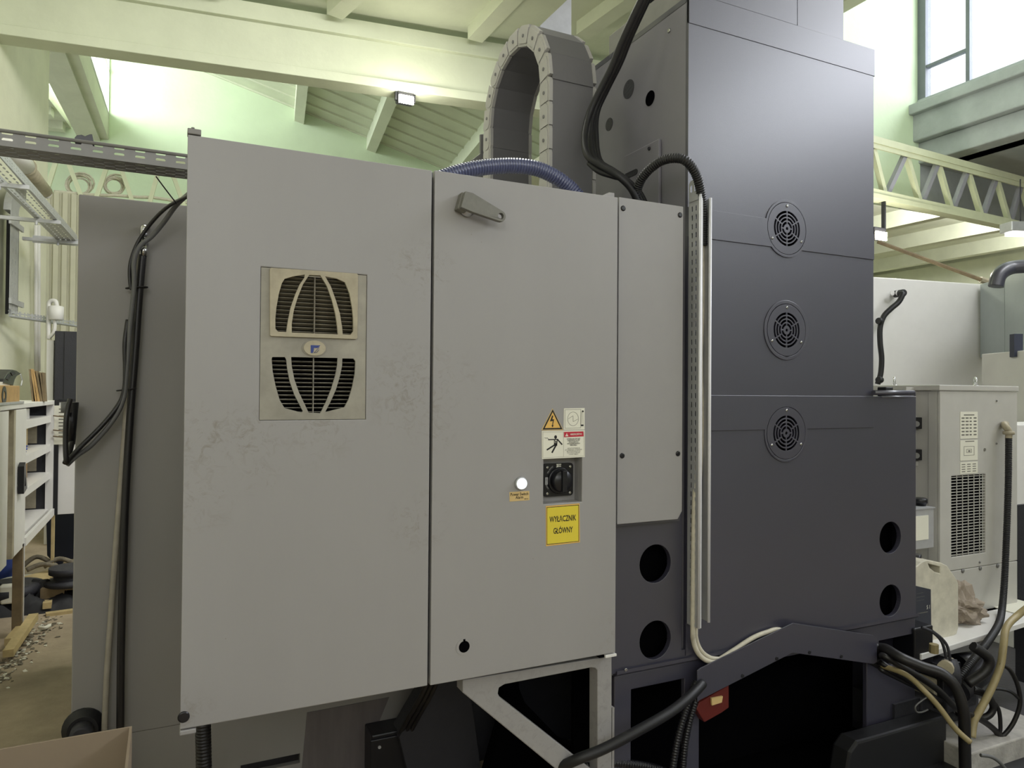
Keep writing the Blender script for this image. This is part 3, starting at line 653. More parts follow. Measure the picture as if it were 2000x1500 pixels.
# ---------------- machine column
YC = 1.972; CX0, CX1 = 1.6155, 2.556; BX1 = 2.823
co = thing('machine_column', (2.1, 2.6, 0), 'tall slate-grey machining centre column with three round vents in a row', 'machine')
zb0, zb1 = 1.371, 1.497
fcs = [(1537, 447), (1535, 645), (1534, 846)]
FC = [PY(x, y, YC) for x, y in fcs]
fx = sum(p.x for p in FC)/3
for p in FC: p.x = fx
ZT = 2.9
slots = []
def vent_slots(c):
    o = []
    for rr in (.066, .0525, .039, .0255):
        k = 6 if rr > .03 else 4
        for i in range(k):
            g = .045*.066/rr; o.append(arcslot(c, UX, UZ, rr-.0085, rr, pi/2+2*pi*i/k+g, pi/2+2*pi*(i+1)/k-g))
    o.append(circ(c, UX, UZ, .006, 8)); return o
outer = [V((CX0, YC, zb1)), V((CX1, YC, zb1)), V((CX1, YC, 2.74)), V((CX1+.006, YC, 2.77)), V((CX1+.006, YC, ZT)), V((2.381, YC, ZT)), V((CX0, YC, ZT-.03))]
cf = B().prism([V((CX0, YC, .6)), V((CX1, YC, .6)), V((CX1, YC, ZT)), V((CX0, YC, ZT))], UY*.014, m_column, [circ(c, UX, UZ, .1, 40) for c in FC]).make('front_cover', co)
# side cover facing the chain
side = B().prism([V((CX0, YC+.0145, .6)), V((CX0, 2.62, .6)), V((CX0, 2.62, 2.87)), V((CX0, YC+.0145, 2.87))], UX*.012, m_column_lit); side.make('side_cover', co)
box(CX0+.02, CX1-.01, YC+.1, 2.9, .6, 2.86, m_cast).make('casting', co)
box(CX1-.012, CX1, YC+.014, 2.9, .6, ZT, m_column).make('side_cover', co)
box(CX0, CX1+.006, YC-.0015, YC+.01, 2.79, ZT, m_column).make('top_band', co, bevel=.002)
box(CX0, CX1, YC+.01, 2.9, ZT-.032, ZT-.01, m_column).make('roof_cover', co)
u = B().box(1.66, 2.13, YC-.001, YC+.06, ZT, 4.2, m_column); u.make('upper_cover', co)
box(2.134, 2.381, YC, 2.6, ZT, 4.2, m_column).make('upper_cover', co)
# raised belts with a rounded bulge round each vent
def belt(z0, z1, c, name):
    R_ = .108; pr = .0035
    def ring(up):
        o = []
        for z in ((z1,) if up else (z0,)):
            dz = z-c.z
            if abs(dz) >= R_: return []
            h = sqrt(R_*R_-dz*dz)
            return (h, dz)
    hu, hd_ = ring(True), ring(False)
    pts = [V((CX0, YC, z0))]
    if hd_:
        h, dz = hd_; a0 = atan2(dz, -h); a1 = atan2(dz, h)
        a0 = a0 if a0 > 0 else a0+2*pi
        pts += [V((c.x-h-.03, YC, z0))]
        a1b = a1 if a1 > a0 else a1+2*pi
        pts += [V((c.x+R_*cos(a0+(a1b-a0)*k/18), YC, c.z+R_*sin(a0+(a1b-a0)*k/18))) for k in range(19)]
        pts += [V((c.x+h+.03, YC, z0))]
    pts += [V((CX1, YC, z0)), V((CX1, YC, z1))]
    if hu:
        h, dz = hu; a0 = atan2(dz, h); a1 = atan2(dz, -h); a1 = a1 if a1 > a0 else a1+2*pi
        pts += [V((c.x+h+.03, YC, z1))]+[V((c.x+R_*cos(a0+(a1-a0)*k/18), YC, c.z+R_*sin(a0+(a1-a0)*k/18))) for k in range(19)]+[V((c.x-h-.03, YC, z1))]
    pts += [V((CX0, YC, z1))]
    B().prism(pts, -UY*pr, m_column, [circ(c, UX, UZ, .0985, 40)]).make(name, co, bevel=.0025)
z_hi, z_lo = PY(1450, 420, YC).z, PY(1450, 475, YC).z
belt(z_lo, z_hi, FC[0], 'raised_belt')
belt(zb0, zb1, FC[2], 'raised_belt')
B().prism(circ(FC[1], UX, UZ, .112, 40), -UY*.0035, m_column, [circ(FC[1], UX, UZ, .0985, 40)]).make('raised_ring', co, bevel=.0025)
for c in FC:
    vd = B().prism(circ(c-UY*.0035, UX, UZ, .0965, 44), UY*.006, m_column, vent_slots(c-UY*.0035)).make('round_vent', co, bevel=.0005)
    B().prism(circ(c+UY*.012, UX, UZ, .08, 24), UY*.004, m_void).make('vent_backing', vd)
    for a in (pi/2, pi/2+2*pi/3, pi/2+4*pi/3):
        p = c+V((cos(a)*.085, -.0035, sin(a)*.085)); B().lathe(p, -UY, [(.0055, 0), (.0052, .002), (.003, .0032)], m_steel, 12).make('screw', vd)
# base
zc = .583
hs = [PY(x, y, YC+.004) for x, y in ((1280, 1101), (1280, 1250), (1739, 1050), (1739, 1173))]
B().prism([V((1.28, YC+.004, zc)), V((BX1, YC+.004, zc)), V((BX1, YC+.004, 1.497)), V((CX1, YC+.004, 1.497)), V((CX1, YC+.004, .62)), V((1.6, YC+.004, .62)), V((1.6, YC+.004, 1.2)), V((1.28, YC+.004, 1.2))], UY*.02, m_column, [circ(h, UX, UZ, .0645, 36) for h in hs]).make('base_cover', co, bevel=.002)
for h in hs: box(h.x-.1, h.x+.1, YC+.07, YC+.08, h.z-.1, h.z+.1, m_void).make('hole_backing', co)
box(BX1-.012, BX1, YC+.031, 2.9, 0, zc, m_column).make('side_cover', co)
box(BX1-.012, BX1, YC+.024, 2.9, zc, 1.497, m_column).make('side_cover', co)
box(CX1, BX1, YC+.024, 2.9, 1.48, 1.49, m_column).make('roof_cover', co)
box(1.65, BX1-.03, YC+.12, 2.9, .6, 1.4, m_cast).make('casting', co)
B().prism([V((1.33, YC-.006, zc)), V((BX1+.008, YC-.006, zc)), V((BX1+.008, YC+.02, zc-.02)), V((1.33, YC+.02, zc-.02))], UZ*.012, m_column).make('drip_ledge', co)
def rp(x0, x1, y0, y1): return None
hx = lambda px: PY(px, 1350, YC+.01).x
holes = [rect(hx(1233), hx(1337), .08, PY(1280, 1340, YC).z, YC+.01), rect(hx(1366), hx(1693), .02, .52, YC+.01), rect(hx(1717), hx(1782), PY(1750, 1290, YC).z-.02, PY(1750, 1247, YC).z, YC+.01)]
B().prism(rect(1.33, BX1+.004, 0, zc-.01, YC+.01), UY*.02, m_column, holes).make('foot_cover', co, bevel=.003)
box(1.35, BX1-.02, YC+.032, YC+.5, 0, .004, m_void).make('cavity_bottom', co)  # black floor and backing sheets paint the shade of the foot cavity
box(1.35, BX1, YC+.3, YC+.32, 0, zc, m_void).make('foot_backing', co)
B().prism([PY(x, y, YC-.08) for x, y in ((1660, 1470), (1675, 1448), (1700, 1442), (1850, 1398), (1850, 1600), (1640, 1600))], UY*.08, m_dark).make('foot_casting', co, bevel=.01)
p = PY(1222, 1308, YC-.006); B().lathe(p, -UY, [(.006, 0), (.005, .003)], m_steel, 10).make('screw', co)
# pipes lying on the base top
for k, (x0, x1, y, r) in enumerate(((1706, 1784, 767, .010), (1720, 1784, 776, .007), (1730, 1786, 771, .007))):
    A, Q = PY(x0, y, YC-.02+k*.03), PY(x1, y, YC-.02+k*.03); B().cyl(A, Q, r, m_column, 12).make('pipe', co)
A = PY(1726, 766, YC+.02); box(A.x, A.x+.045, YC+.01, YC+.05, 1.497, 1.535, m_dark).make('pipe_clamp', co, bevel=.003)
p = PY(1703, 760, YC+.1); box(CX1, CX1+.008, YC+.02, YC+.06, 1.5, PY(1703, 615, YC+.02).z, m_column).make('edge_strip', co)
# fittings on the side cover
for x, y, r in ((1228, 174, .036), (1270, 192, .028), (1190, 243, .026)):
    c = PX(x, y, CX0); B().prism(circ(c-UX*.0015, UY, UZ, r, 28), UX*.001, m_void if r == .028 else m_cast).make('plug_disc', co)
pl = [PX(x, y, CX0) for x, y in ((1292, 272), (1225, 308), (1225, 400), (1292, 420))]
ym, yM = min(p.y for p in pl), max(p.y for p in pl); zM = pl[0].z
B().prism([V((CX0-.002, ym, 1.95)), V((CX0-.002, yM, 1.95)), V((CX0-.002, yM, zM)), V((CX0-.002, ym, zM))], -UX*.012, m_column_lit).make('access_plate', co, bevel=.003)
sl_ = PX(1232, 340, CX0-.016); B().prism(slot(sl_, V((0, 1, 0)), UZ, .09, .022), -UX*.001, m_cast).make('slot_mark', co)
p = PX(1268, 290, CX0-.016); B().lathe(p, -UX, [(.008, 0), (.006, .004)], m_cast, 10).make('screw', co)
p = PX(1307, 60, CX0); B().lathe(p, -UX, [(.009, 0), (.006, .004)], m_steel, 10).make('screw', co)
# head parts behind the column's top
B().prism([V((1.75, 2.0, 2.8)), V((1.75, 2.68, 2.8)), V((1.75, 2.68, 3.09)), V((1.75, 2.0, 3.09))], UX*.02, m_tray).make('head_plate', co, bevel=.003)
B().prism([PY(x, y, 3.0) for x, y in ((1146, 470), (1148, 160), (1185, 128), (1230, 140), (1230, 470))], UY*.3, m_column).make('rear_housing', co, bevel=.01)
B().cyl(PY(1156, 400, 2.62), PY(1156, 322, 2.62), .022, m_column).make('rear_pipe', co)
B().prism([PY(x, y, 3.6) for x, y in ((1055, 50), (1116, -8), (1116, 90), (1070, 90))], UY*.02, m_zinc).make('gusset_plate', co)
B().obox(PY(1262, -30, 2.4), V((.30, .1, -.22)), UY*.03, UZ*.12, m_black).make('cable_guide', co)

# ---------------- cable chain loop
chx0, chx1 = 1.294, 1.503; cyN, cyF, czT = 2.43, 2.985, 2.70; R_ = (cyF-cyN)/2; pit = .092; th = .082
chn = thing('cable_chain', (1.4, 2.7, 1.75), 'grey plastic cable chain looping in a tall arch behind the cabinet', 'cable chain')
ORG[chn.name] = V((1.4, 2.7, 1.75))
# one link, built along +Z about its own origin, then copied
def build_link(f):
    lb = B()
    for x, sgn in ((0, 1), (chx1-chx0, -1)):
        o = [V((x, -th/2, -pit*.42)), V((x, th/2, -pit*.42)), V((x, th/2, pit*.42))]+[V((x, th/2*cos(a), pit*.42+th*.32*sin(a))) for a in (pi/6, pi/3, pi/2, 2*pi/3, 5*pi/6)]+[V((x, -th/2, pit*.42))]
        lb.prism(o, UX*(.014*sgn), m_chainside); lb.prism([V((p.x-.003*sgn, p.y*.72, p.z*.86-.004)) for p in o], UX*(.004*sgn), m_chainside)
        lb.cyl(V((x-.006*sgn, 0, .002)), V((x, 0, .002)), .007, m_chain, 10)
    lb.box(.0142, chx1-chx0-.0142, -th/2+.004, -th/2+.012, -pit*f, pit*f, m_chain).box(.0142, chx1-chx0-.0142, th/2-.012, th/2-.004, -pit*.495, pit*.495, m_chain)
    return lb.make('link', origin=(0, 0, 0))
lks = {}; arcL = pi*R_; legN = 10; k = 0
tot = []
for i in range(legN): tot.append((cyN, czT-pit*(legN-i-.5), 0))
na = int(round(arcL/pit))
for i in range(na): a = pi*(i+.5)/na; tot.append(((cyN+cyF)/2-R_*cos(a), czT+R_*sin(a), a))
for i in range(6): tot.append((cyF, czT-pit*(i+.5), pi))
for (y, z, a) in tot:
    key = .5+.1*(0 < a < pi)
    if key not in lks: lks[key] = o = build_link(key)
    else: o = lks[key].copy(); COL.objects.link(o)
    o.parent = chn; o.location = V((chx0, y, z))-V((1.4, 2.7, 1.75)); o.rotation_euler = (-a, 0, 0)
B().box(chx0-.02, chx1+.02, cyF-.06, cyF+.06, zt, zt+.03, m_tray).make('end_bracket', chn, bevel=.003)
B().box(chx0-.005, chx1+.005, cyN-.045, cyN+.045, 1.72, 1.79, m_tray).make('end_bracket', chn)
br = thing('chain_bracket', (1.3, 3.1, zt), 'sheet metal bracket fixed behind the chain arch', 'bracket')
B().prism([PY(x, y, 3.09) for x, y in ((890, 336), (938, 300), (938, 262), (962, 262), (962, 372), (905, 372))], UY*.012, m_tray).make('angle_plate', br, bevel=.002)
box(PY(905, 372, 3.09).x, PY(962, 372, 3.09).x, 3.0, 3.12, zt, zt+.03, m_tray).make('foot_plate', br)

# ---------------- slotted cable tray down the column corner
tx0, tx1 = 1.6145, 1.664; ty0, ty1 = 1.912, 1.966; tz0, tz1 = .712, 2.19
vt = thing('cable_tray', (1.64, 1.94, tz0), 'upright slotted zinc cable tray fixed to the column corner', 'cable tray')
hl = []
z = tz0+.02
while z < tz1-.03:
    for yy in (ty0+.016, ty0+.036): hl.append(slot(V((tx0, yy, z)), UZ, UY, .02, .0065, 3))
    z += .0305
B().prism([V((tx0, ty0, tz0)), V((tx0, ty1, tz0)), V((tx0, ty1, tz1)), V((tx0, ty0, tz1))], UX*.0015, m_zinc, hl).make('side_wall', vt)
hl = []
z = tz0+.02
while z < tz1-.03:
    hl.append(slot(V((1.6245, ty1-.001, z)), UZ, UX, .02, .006, 3)); hl.append(slot(V((1.646, ty1-.001, z)), UZ, UX, .02, .006, 3)); z += .0305
B().prism([V((tx0+.0015, ty1-.001, tz0)), V((tx1, ty1-.001, tz0)), V((tx1, ty1-.001, tz1-.02)), V((tx0+.0015, ty1-.001, tz1-.02))], UY*-.0015, m_zinc, hl).make('base_wall', vt)
box(tx1, tx1+.0015, ty0, ty1, tz0+.015, tz1-.02, m_zinc).make('side_wall', vt)
B().cyl((tx0+.004, ty0-.002, tz0), (tx0+.004, ty0-.002, tz1), .0055, m_lip, 10).cyl((tx0+.011, ty0-.001, tz0), (tx0+.011, ty0-.001, tz1), .0035, m_lip, 8).make('rolled_edge', vt)
B().cyl((tx1-.003, ty0-.002, tz0+.015), (tx1-.003, ty0-.002, tz1-.02), .0055, m_lip, 10).make('rolled_edge', vt)
jp = B(); zz = PX(1355, 352, tx0).z
jp.prism([V((tx0-.0015, ty0+.004, tz1-.03)), V((tx0-.0015, ty1-.004, tz1-.03)), V((tx0-.0015, ty1-.004, zz-.01)), V((tx0-.0015, ty1-.014, zz)), V((tx0-.0015, ty0+.014, zz)), V((tx0-.0015, ty0+.004, zz-.01))], -UX*.0015, m_zinc,
  [slot(V((tx0-.0015, yy, zz-.028)), UZ, UY, .026, .009, 4) for yy in (ty0+.017, ty0+.037)])
jp.make('splice_plate', vt)

# ---------------- bent guard over the cables at the column foot
YG = 1.935
gd = thing('cable_guard', (1.95, YG, .4), 'bent dark sheet metal guard screwed over cables at the column foot', 'guard')
B().prism([PY(x, y, YG) for x, y in ((1362, 1310), (1368, 1305), (1549, 1217), (1706, 1241), (1713, 1247), (1713, 1293), (1706, 1297), (1548, 1275), (1370, 1366), (1362, 1371))], UY*.004, m_column).make('face_sheet', gd, bevel=.001)
for x, y in ((1450, 1320), (1517, 1286), (1581, 1274), (1643, 1282)): B().lathe(PY(x, y, YG), -UY, [(.007, 0), (.006, .003)], m_black, 12).make('bolt', gd)
# ---------------- white bracket under the cabinet
YB = 1.935
sb = thing('support_bracket', (1.2, YB, 0), 'grey triangular steel bracket holding up the electrical cabinet, speckled with dirt', 'bracket')
sp_m = smudged('speckled_paint', GREY, [((0, -.1, .3), .9, .5)], (60, 56, 48), amount=.6)
B().prism([PY(x, y, YB) for x, y in ((904, 1328), (1195, 1281), (1195, 1592), (904, 1353))], UY*.05, sp_m,
   [[PY(x, y, YB) for x, y in ((985, 1337), (1155, 1304), (1163, 1305), (1167, 1310), (1167, 1512), (976, 1362), (973, 1355), (975, 1343))]]).make('triangle_frame', sb, bevel=.003)
xb0, xb1 = PY(1167, 1450, YB).x, PY(1196, 1450, YB).x
box(xb0, xb1, YB+.001, YB+.049, 0, PY(1190, 1590, YB).z+.05, sp_m).make('post', sb, bevel=.002)
box(PY(1196, 1400, YB).x, PY(1200, 1400, YB).x, YB, YB+.05, .1, PY(1199, 1382, YB).z, sp_m).make('stiffener', sb)
for y in (1382, 1420): B().lathe(PY(1163, y, YB+.03), -UX, [(.008, 0), (.006, .01)], m_black, 10).make('bolt', sb)
# dark red unit behind the guard
ru = thing('red_limit_unit', PY(1400, 1408, 1.965), 'dark red bracket with a small yellow plate beneath the bent guard', 'bracket')
B().prism([PY(x, y, 1.95) for x, y in ((1360, 1385), (1366, 1372), (1424, 1338), (1424, 1382), (1410, 1392), (1376, 1411))], UY*.03, m_redplastic).make('bracket_plate', ru, bevel=.003)
B().prism([PY(x, y, 1.942) for x, y in ((1390, 1364), (1412, 1360), (1410, 1372), (1391, 1378))], UY*.007, m_beige).make('rating_plate', ru)
# ================================================================== CABLES AND HOSES
def tubething(name, pts, r, m, label, cat, n=10, corr=0, mcrest=None, sub=6, **k):
    b = B().tube(pts, r, m, n, sub, corr=corr, mcrest=mcrest); return b.make(name, label=label, cat=cat, kind='thing', **k)
def YPTS(l, Y): return [PY(x, y, Y) for x, y in l]
YH = 2.715
hh = thing('hydraulic_hose', PY(236, 1520, YH), 'thick black hydraulic hose with chrome end fitting down the enclosure side', 'hose')
B().tube(YPTS([(279, 498), (275, 540), (270, 600), (264, 690), (256, 790), (249, 900), (244, 1000), (241, 1100), (238, 1200), (236, 1300), (235, 1430), (234, 1540)], YH), .0122, m_hose, 12).make('hose_body', hh)
B().cyl(PY(280, 500, YH), PY(281, 480, YH), .0128, m_steel).cyl(PY(281, 480, YH), PY(281, 474, YH), .0145, m_steel, 6).cyl(PY(281, 474, YH), PY(281, 466, YH), .009, m_steel).lathe(PY(281, 466, YH), PY(281, 450, YH)-PY(281, 466, YH), [(.008, 0), (.013, .008), (.013, .018), (.008, .026)], m_steel, 16).make('hose_fitting', hh, label='chrome hose fitting')
B().tube([PY(281, 456, YH), PY(281, 446, YH-.002), PY(284, 444, YH+.02), PY(286, 446, YE)], .012, m_steel, 12).make('elbow', hh)
tubething('drain_hose', YPTS([(281, 470), (272, 520), (268, 570), (262, 640), (255, 720), (246, 820), (238, 920), (231, 1010), (224, 1100), (217, 1200), (210, 1300), (205, 1400), (200, 1530)], YH+.008), .0095, m_ghose, 'dusty grey hose running beside the thick black hose', 'hose')
tubething('control_cable', [PY(x, y, Y) for x, y, Y in ((372, 376, 2.5), (345, 400, 2.6), (320, 434, 2.66), (296, 462, 2.685), (274, 480, 2.69), (262, 510, 2.69), (262, 560, 2.69), (254, 640, 2.69), (247, 730, 2.69), (241, 780, 2.69), (220, 822, 2.69), (180, 868, 2.69), (150, 890, 2.66), (131, 908, 2.64))], .0078, m_gcable, 'grey cable curving from the cabinet top over the hose fitting', 'cable')
tubething('control_cable', [PY(x, y, Y) for x, y, Y in ((372, 381, 2.46), (330, 402, 2.6), (300, 430, 2.68), (276, 462, 2.7), (262, 490, 2.7), (254, 520, 2.7), (254, 550, 2.7), (257, 566, 2.7))], .0062, m_hose, 'thin black cable arching above the chrome fitting to the upper tie', 'cable')
tubething('control_cable', [PY(x, y, Y) for x, y, Y in ((250, 625, 2.7), (244, 670, 2.69), (245, 720, 2.69), (243, 760, 2.69), (232, 790, 2.69), (200, 830, 2.68), (160, 870, 2.66), (138, 893, 2.64), (130, 900, 2.62), (128, 860, 2.62), (130, 812, 2.62), (137, 780, 2.64))], .0075, m_hose, 'black cable hanging in a loop past the enclosure edge', 'cable')
tubething('control_cable', [PY(x, y, Y) for x, y, Y in ((128, 905, 2.63), (136, 880, 2.66), (143, 850, 2.7), (140, 820, 2.72), (136, 790, 2.72))], .009, m_hose, 'short black cable rising behind the enclosure edge to the loop', 'cable')
for (x, y, w_, nm) in ((267, 562, .032, 'upper'), (247, 761, .028, 'lower')):
    c = PY(x, y, YH); B().tube([c+V((w_*cos(a), .019*sin(a), .004*cos(a))) for a in [2*pi*k/14 for k in range(14)]], .0028, m_hose, 6, 2, closed=True).make('cable_tie', label='black cable tie round the hoses, %s of the two' % nm, cat='cable tie', kind='thing', group='cable ties on the hoses')
tubething('wire_stub', [PY(305, 345, 2.4), PY(322, 368, 2.45), PY(345, 398, 2.5)], .0022, m_hose, 'thin black wire ends crossing the two cables near the cabinet edge', 'wire', 5)
# under the cabinet
tubething('corrugated_conduit', YPTS([(396, 1400), (397, 1440), (398, 1490), (399, 1560)], 2.3), .0225, m_hose, 'black corrugated conduit hanging below the left cabinet corner', 'conduit', 12, corr=.010)
for k, dx in enumerate((0, 9, 18)):
    tubething('power_cable', [PY(x+dx, y, Y) for x, y, Y in ((838, 1325, 2.3), (822, 1360, 2.4), (800, 1398, 2.55), (782, 1432, 2.62))], .009, m_hose, ('black cable', 'middle black cable', 'outer black cable')[k]+' slanting from the cabinet floor into the junction box', 'cable', group='cables into the junction box')
tubething('power_hose', [PY(x, y, Y) for x, y, Y in ((1090, 1500, 1.95), (1130, 1482, 1.9), (1180, 1462, 1.88), (1250, 1425, 1.87), (1310, 1390, 1.88), (1350, 1358, 1.9), (1372, 1335, 1.93))], .0165, m_dark, 'thick black hose crossing the grey bracket towards the guard', 'hose', 12)
tubething('corrugated_conduit', YPTS([(1360, 1330), (1346, 1368), (1332, 1410), (1322, 1450), (1314, 1500), (1306, 1560)], 1.945), .0125, m_black, 'thin black corrugated conduit under the guard, nearer the bracket', 'conduit', 10, corr=.009)
tubething('corrugated_conduit', YPTS([(1368, 1330), (1356, 1375), (1344, 1420), (1336, 1470), (1330, 1560)], 1.955), .0125, m_black, 'thin black corrugated conduit under the guard, nearer the red unit', 'conduit', 10, corr=.009)
tubething('floor_hose', [PY(x, y, Y) for x, y, Y in ((1130, 1498, 2.0), (1200, 1490, 1.99), (1280, 1500, 1.98), (1320, 1520, 1.98))], .014, m_black, 'black ribbed hose along the bottom behind the bracket post', 'hose', 10, corr=.01)
# tray cable and conduit
tubething('tray_cable', [PY(x, y, 1.935) for x, y in ((1367, 438), (1367, 560), (1364, 680), (1366, 800), (1362, 900), (1356, 990), (1354, 1100), (1353, 1220))]+[PY(x, y, 1.95) for x, y in ((1354, 1250), (1363, 1275), (1380, 1290))]+[PY(1398, 1291, 1.955), PY(1430, 1272, 1.956), PY(1470, 1246, 1.957), PY(1500, 1234, 1.957), PY(1522, 1230, 1.957), PY(1560, 1245, 1.957)], .0085, m_wcable, 'ivory cable lying in the upright tray and bending under the guard', 'cable')
tubething('tray_cable', [PY(x, y, 1.947) for x, y in ((1372, 450), (1372, 600), (1369, 700), (1371, 830), (1367, 930), (1361, 1010), (1360, 1100), (1359, 1220))]+[PY(x, y, 1.957) for x, y in ((1360, 1248), (1369, 1270), (1386, 1284), (1404, 1287))], .0075, m_wcable, 'second ivory cable behind the first in the upright tray', 'cable')
tubething('corrugated_conduit', [PY(x, y, Y) for x, y, Y in ((1243, 410, 2.1), (1244, 375, 2.08), (1256, 345, 2.04), (1285, 318, 1.98), (1315, 309, 1.93), (1340, 315, 1.9), (1360, 342, 1.9), (1370, 385, 1.92), (1373, 440, 1.938), (1373, 480, 1.94))], .0165, m_dark, 'black corrugated conduit arching from the cabinet top into the tray', 'conduit', 12, corr=.008)
CB = [(1262, -20, 2.05), (1238, 30, 2.1), (1215, 80, 2.15), (1195, 130, 2.2), (1170, 180, 2.25), (1150, 225, 2.28), (1141, 270, 2.25), (1148, 305, 2.2), (1175, 325, 2.15), (1205, 342, 2.1), (1232, 368, 2.08), (1250, 405, 2.08)]
for k, (dx, dy, dY, r, lb_) in enumerate(((0, 0, 0, .0125, 'outermost cable of the black bundle down the column side'), (9, 4, .03, .0125, 'middle cable of the black bundle down the column side'), (17, 10, .06, .011, 'innermost cable of the black bundle down the column side'))):
    tubething('power_cable', [PY(x+dx+(3 if 5 < i < 9 else 0)*k, y+dy*(1 if i > 6 else -1)*.8, Y+dY) for i, (x, y, Y) in enumerate(CB)], r, m_dark, lb_, 'cable', group='cables on the column side')
tubething('power_cable', [PY(x, y, Y) for x, y, Y in ((1150, 318, 2.2), (1170, 335, 2.16), (1200, 345, 2.12), (1222, 352, 2.1), (1240, 380, 2.08), (1246, 410, 2.08))], .010, m_dark, 'short black cable curling from the bundle to the cabinet top', 'cable')
tubething('blue_conduit', [PY(x, y, 2.2) for x, y in ((850, 352), (885, 340), (920, 331), (965, 325), (1010, 324), (1050, 330), (1085, 346), (1112, 366), (1130, 385))], .0265, m_blue, 'translucent blue spiral hose lying along the cabinet top before the chain', 'hose', 18, corr=.0105, mcrest=m_bluehi)
# right side hoses out of the guard
for k, (l, r, lab) in enumerate((
  ([(1690, 1262, 1.963), (1716, 1266, 1.955), (1730, 1268, 1.92), (1760, 1285, 1.85), (1800, 1302, 1.8), (1840, 1316, 1.75), (1866, 1342, 1.72), (1882, 1390, 1.7), (1884, 1450, 1.7), (1886, 1540, 1.7)], .0205, 'thickest black hose from the guard bending straight down to the floor'),
  ([(1690, 1272, 1.96), (1716, 1280, 1.955), (1728, 1282, 1.9), (1765, 1305, 1.87), (1800, 1325, 1.85), (1835, 1350, 1.83), (1870, 1385, 1.83), (1910, 1402, 1.83), (1945, 1428, 1.83), (1968, 1462, 1.8), (1985, 1500, 1.8)], .0125, 'glossy black hose running across the pale slab edge'),
  ([(1690, 1282, 1.96), (1716, 1292, 1.95), (1730, 1300, 1.92), (1770, 1325, 1.9), (1800, 1345, 1.9), (1860, 1385, 1.95), (1910, 1412, 2.0), (1950, 1405, 2.1), (1975, 1380, 2.15)], .011, 'third black hose from the guard, curving back over the slab'),
  ([(1690, 1288, 1.96), (1716, 1302, 1.955), (1725, 1310, 1.93), (1765, 1330, 1.92), (1806, 1352, 1.9), (1830, 1380, 1.9)], .010, 'lowest black hose leaving the guard'))):
    tubething('machine_hose', [PY(*q) for q in l], r, m_hose, lab, 'hose', 12, group='hoses out of the guard')
tubething('air_hose', [PD(x, y, d) for x, y, d in ((1722, 1300, 2.84), (1770, 1318, 2.76), (1806, 1350, 2.7), (1835, 1382, 2.68), (1865, 1422, 2.66), (1895, 1450, 2.64))], .0105, m_yhose, 'straight yellowed hose slanting down to the pale slab', 'hose')
tubething('air_hose', [PD(x, y, d) for x, y, d in ((2030, 1170, 3.1), (1990, 1200, 3.1), (1966, 1225, 3.05), (1960, 1260, 3.0), (1954, 1300, 2.98), (1936, 1345, 2.95), (1915, 1385, 2.92), (1902, 1410, 2.9), (1898, 1440, 2.88))], .0145, m_yhose, 'curved yellowed hose hanging over the table edge to the slab', 'hose', 12)
for k, (l, r, lab) in enumerate((
  ([(1950, 1296), (1972, 1308), (1988, 1340), (1992, 1375), (1980, 1410), (1962, 1434), (1948, 1440)], .009, 'largest black cable loop standing on the pale slab'),
  ([(1902, 1352), (1930, 1362), (1950, 1385), (1954, 1420), (1952, 1432)], .008, 'smaller black cable loop on the slab behind the yellowed hose'),
  ([(1870, 1392), (1905, 1402), (1930, 1398), (1940, 1380), (1928, 1358), (1900, 1345)], .014, 'fat black hose coil lying on the pale slab'),
  ([(1930, 1345), (1955, 1346), (1975, 1352), (1990, 1365)], .007, 'thin black lead lying across the slab past the loop'))):
    tubething('loose_cable', [PD(x, y, 2.98) for x, y in l], r, m_hose, lab, 'cable', group='loose cables on the slab')
tubething('loose_cable', [PD(x, y, 2.5) for x, y in ((1915, 1475), (1940, 1480), (1962, 1500), (1975, 1530))], .006, m_gcable, 'thin pale cable below the slab edge', 'cable')

# ================================================================== TOP TRAY, LEFT WALL FITTINGS
tt = thing('cable_tray', PY(180, 320, 2.3), 'long grey slotted cable tray running overhead into the cabinet top', 'cable tray')
YT = 2.3; A = PY(-60, 246, YT); Q = PY(420, 304, YT); zs0 = PY(0, 284, YT).z; ztp = (A.z+Q.z)/2
x0, x1 = A.x, Q.x
hl = []; x = x0+.03; k = 0
while x < x1-.03:
    hl.append(slot(V((x, YT, zs0+.018)), UX, UZ, .026, .008)); hl.append(slot(V((x, YT, zs0+.034)), UX, UZ, .026, .0055)); x += .0525
B().prism(rect(x0, x1, zs0, ztp-.006, YT), UY*.0015, m_tray, hl).make('side_wall', tt)
hl = []; x = x0+.03
dpt = .105
while x < x1-.03:
    for j, yy in enumerate((.02, .037, .054, .071, .088)): hl.append(slot(V((x+(.026 if j % 2 else 0), YT+yy, zs0)), UX, UY, .028, .0065, 3))
    x += .0525
B().prism([V((x0, YT+.0015, zs0)), V((x1, YT+.0015, zs0)), V((x1, YT+dpt, zs0)), V((x0, YT+dpt, zs0))], UZ*.0015, m_tray, hl).make('bottom_wall', tt)
B().prism(rect(x0, x1, zs0, ztp-.006, YT+dpt), UY*.0015, m_tray, [slot(V((x0+.03+.0525*k, YT+dpt, zs0+.028)), UX, UZ, .026, .008) for k in range(int((x1-x0-.06)/.0525))]).make('side_wall', tt)
for yy in (YT, YT+dpt): B().cyl((x0, yy, ztp-.006), (x1, yy, ztp-.006), .005, m_tray, 8).make('rolled_edge', tt)
bl = thing('cable_clamp', PY(165, 262, YT+.05), 'small black torn cover piece sitting on the overhead tray', 'clamp')
B().prism([PY(x, y, YT+.03) for x, y in ((145, 276), (146, 268), (150, 264), (160, 263), (166, 266), (170, 264), (176, 262), (180, 262), (183, 280))], UY*.05, m_black).make('cover_piece', bl, bevel=.002)

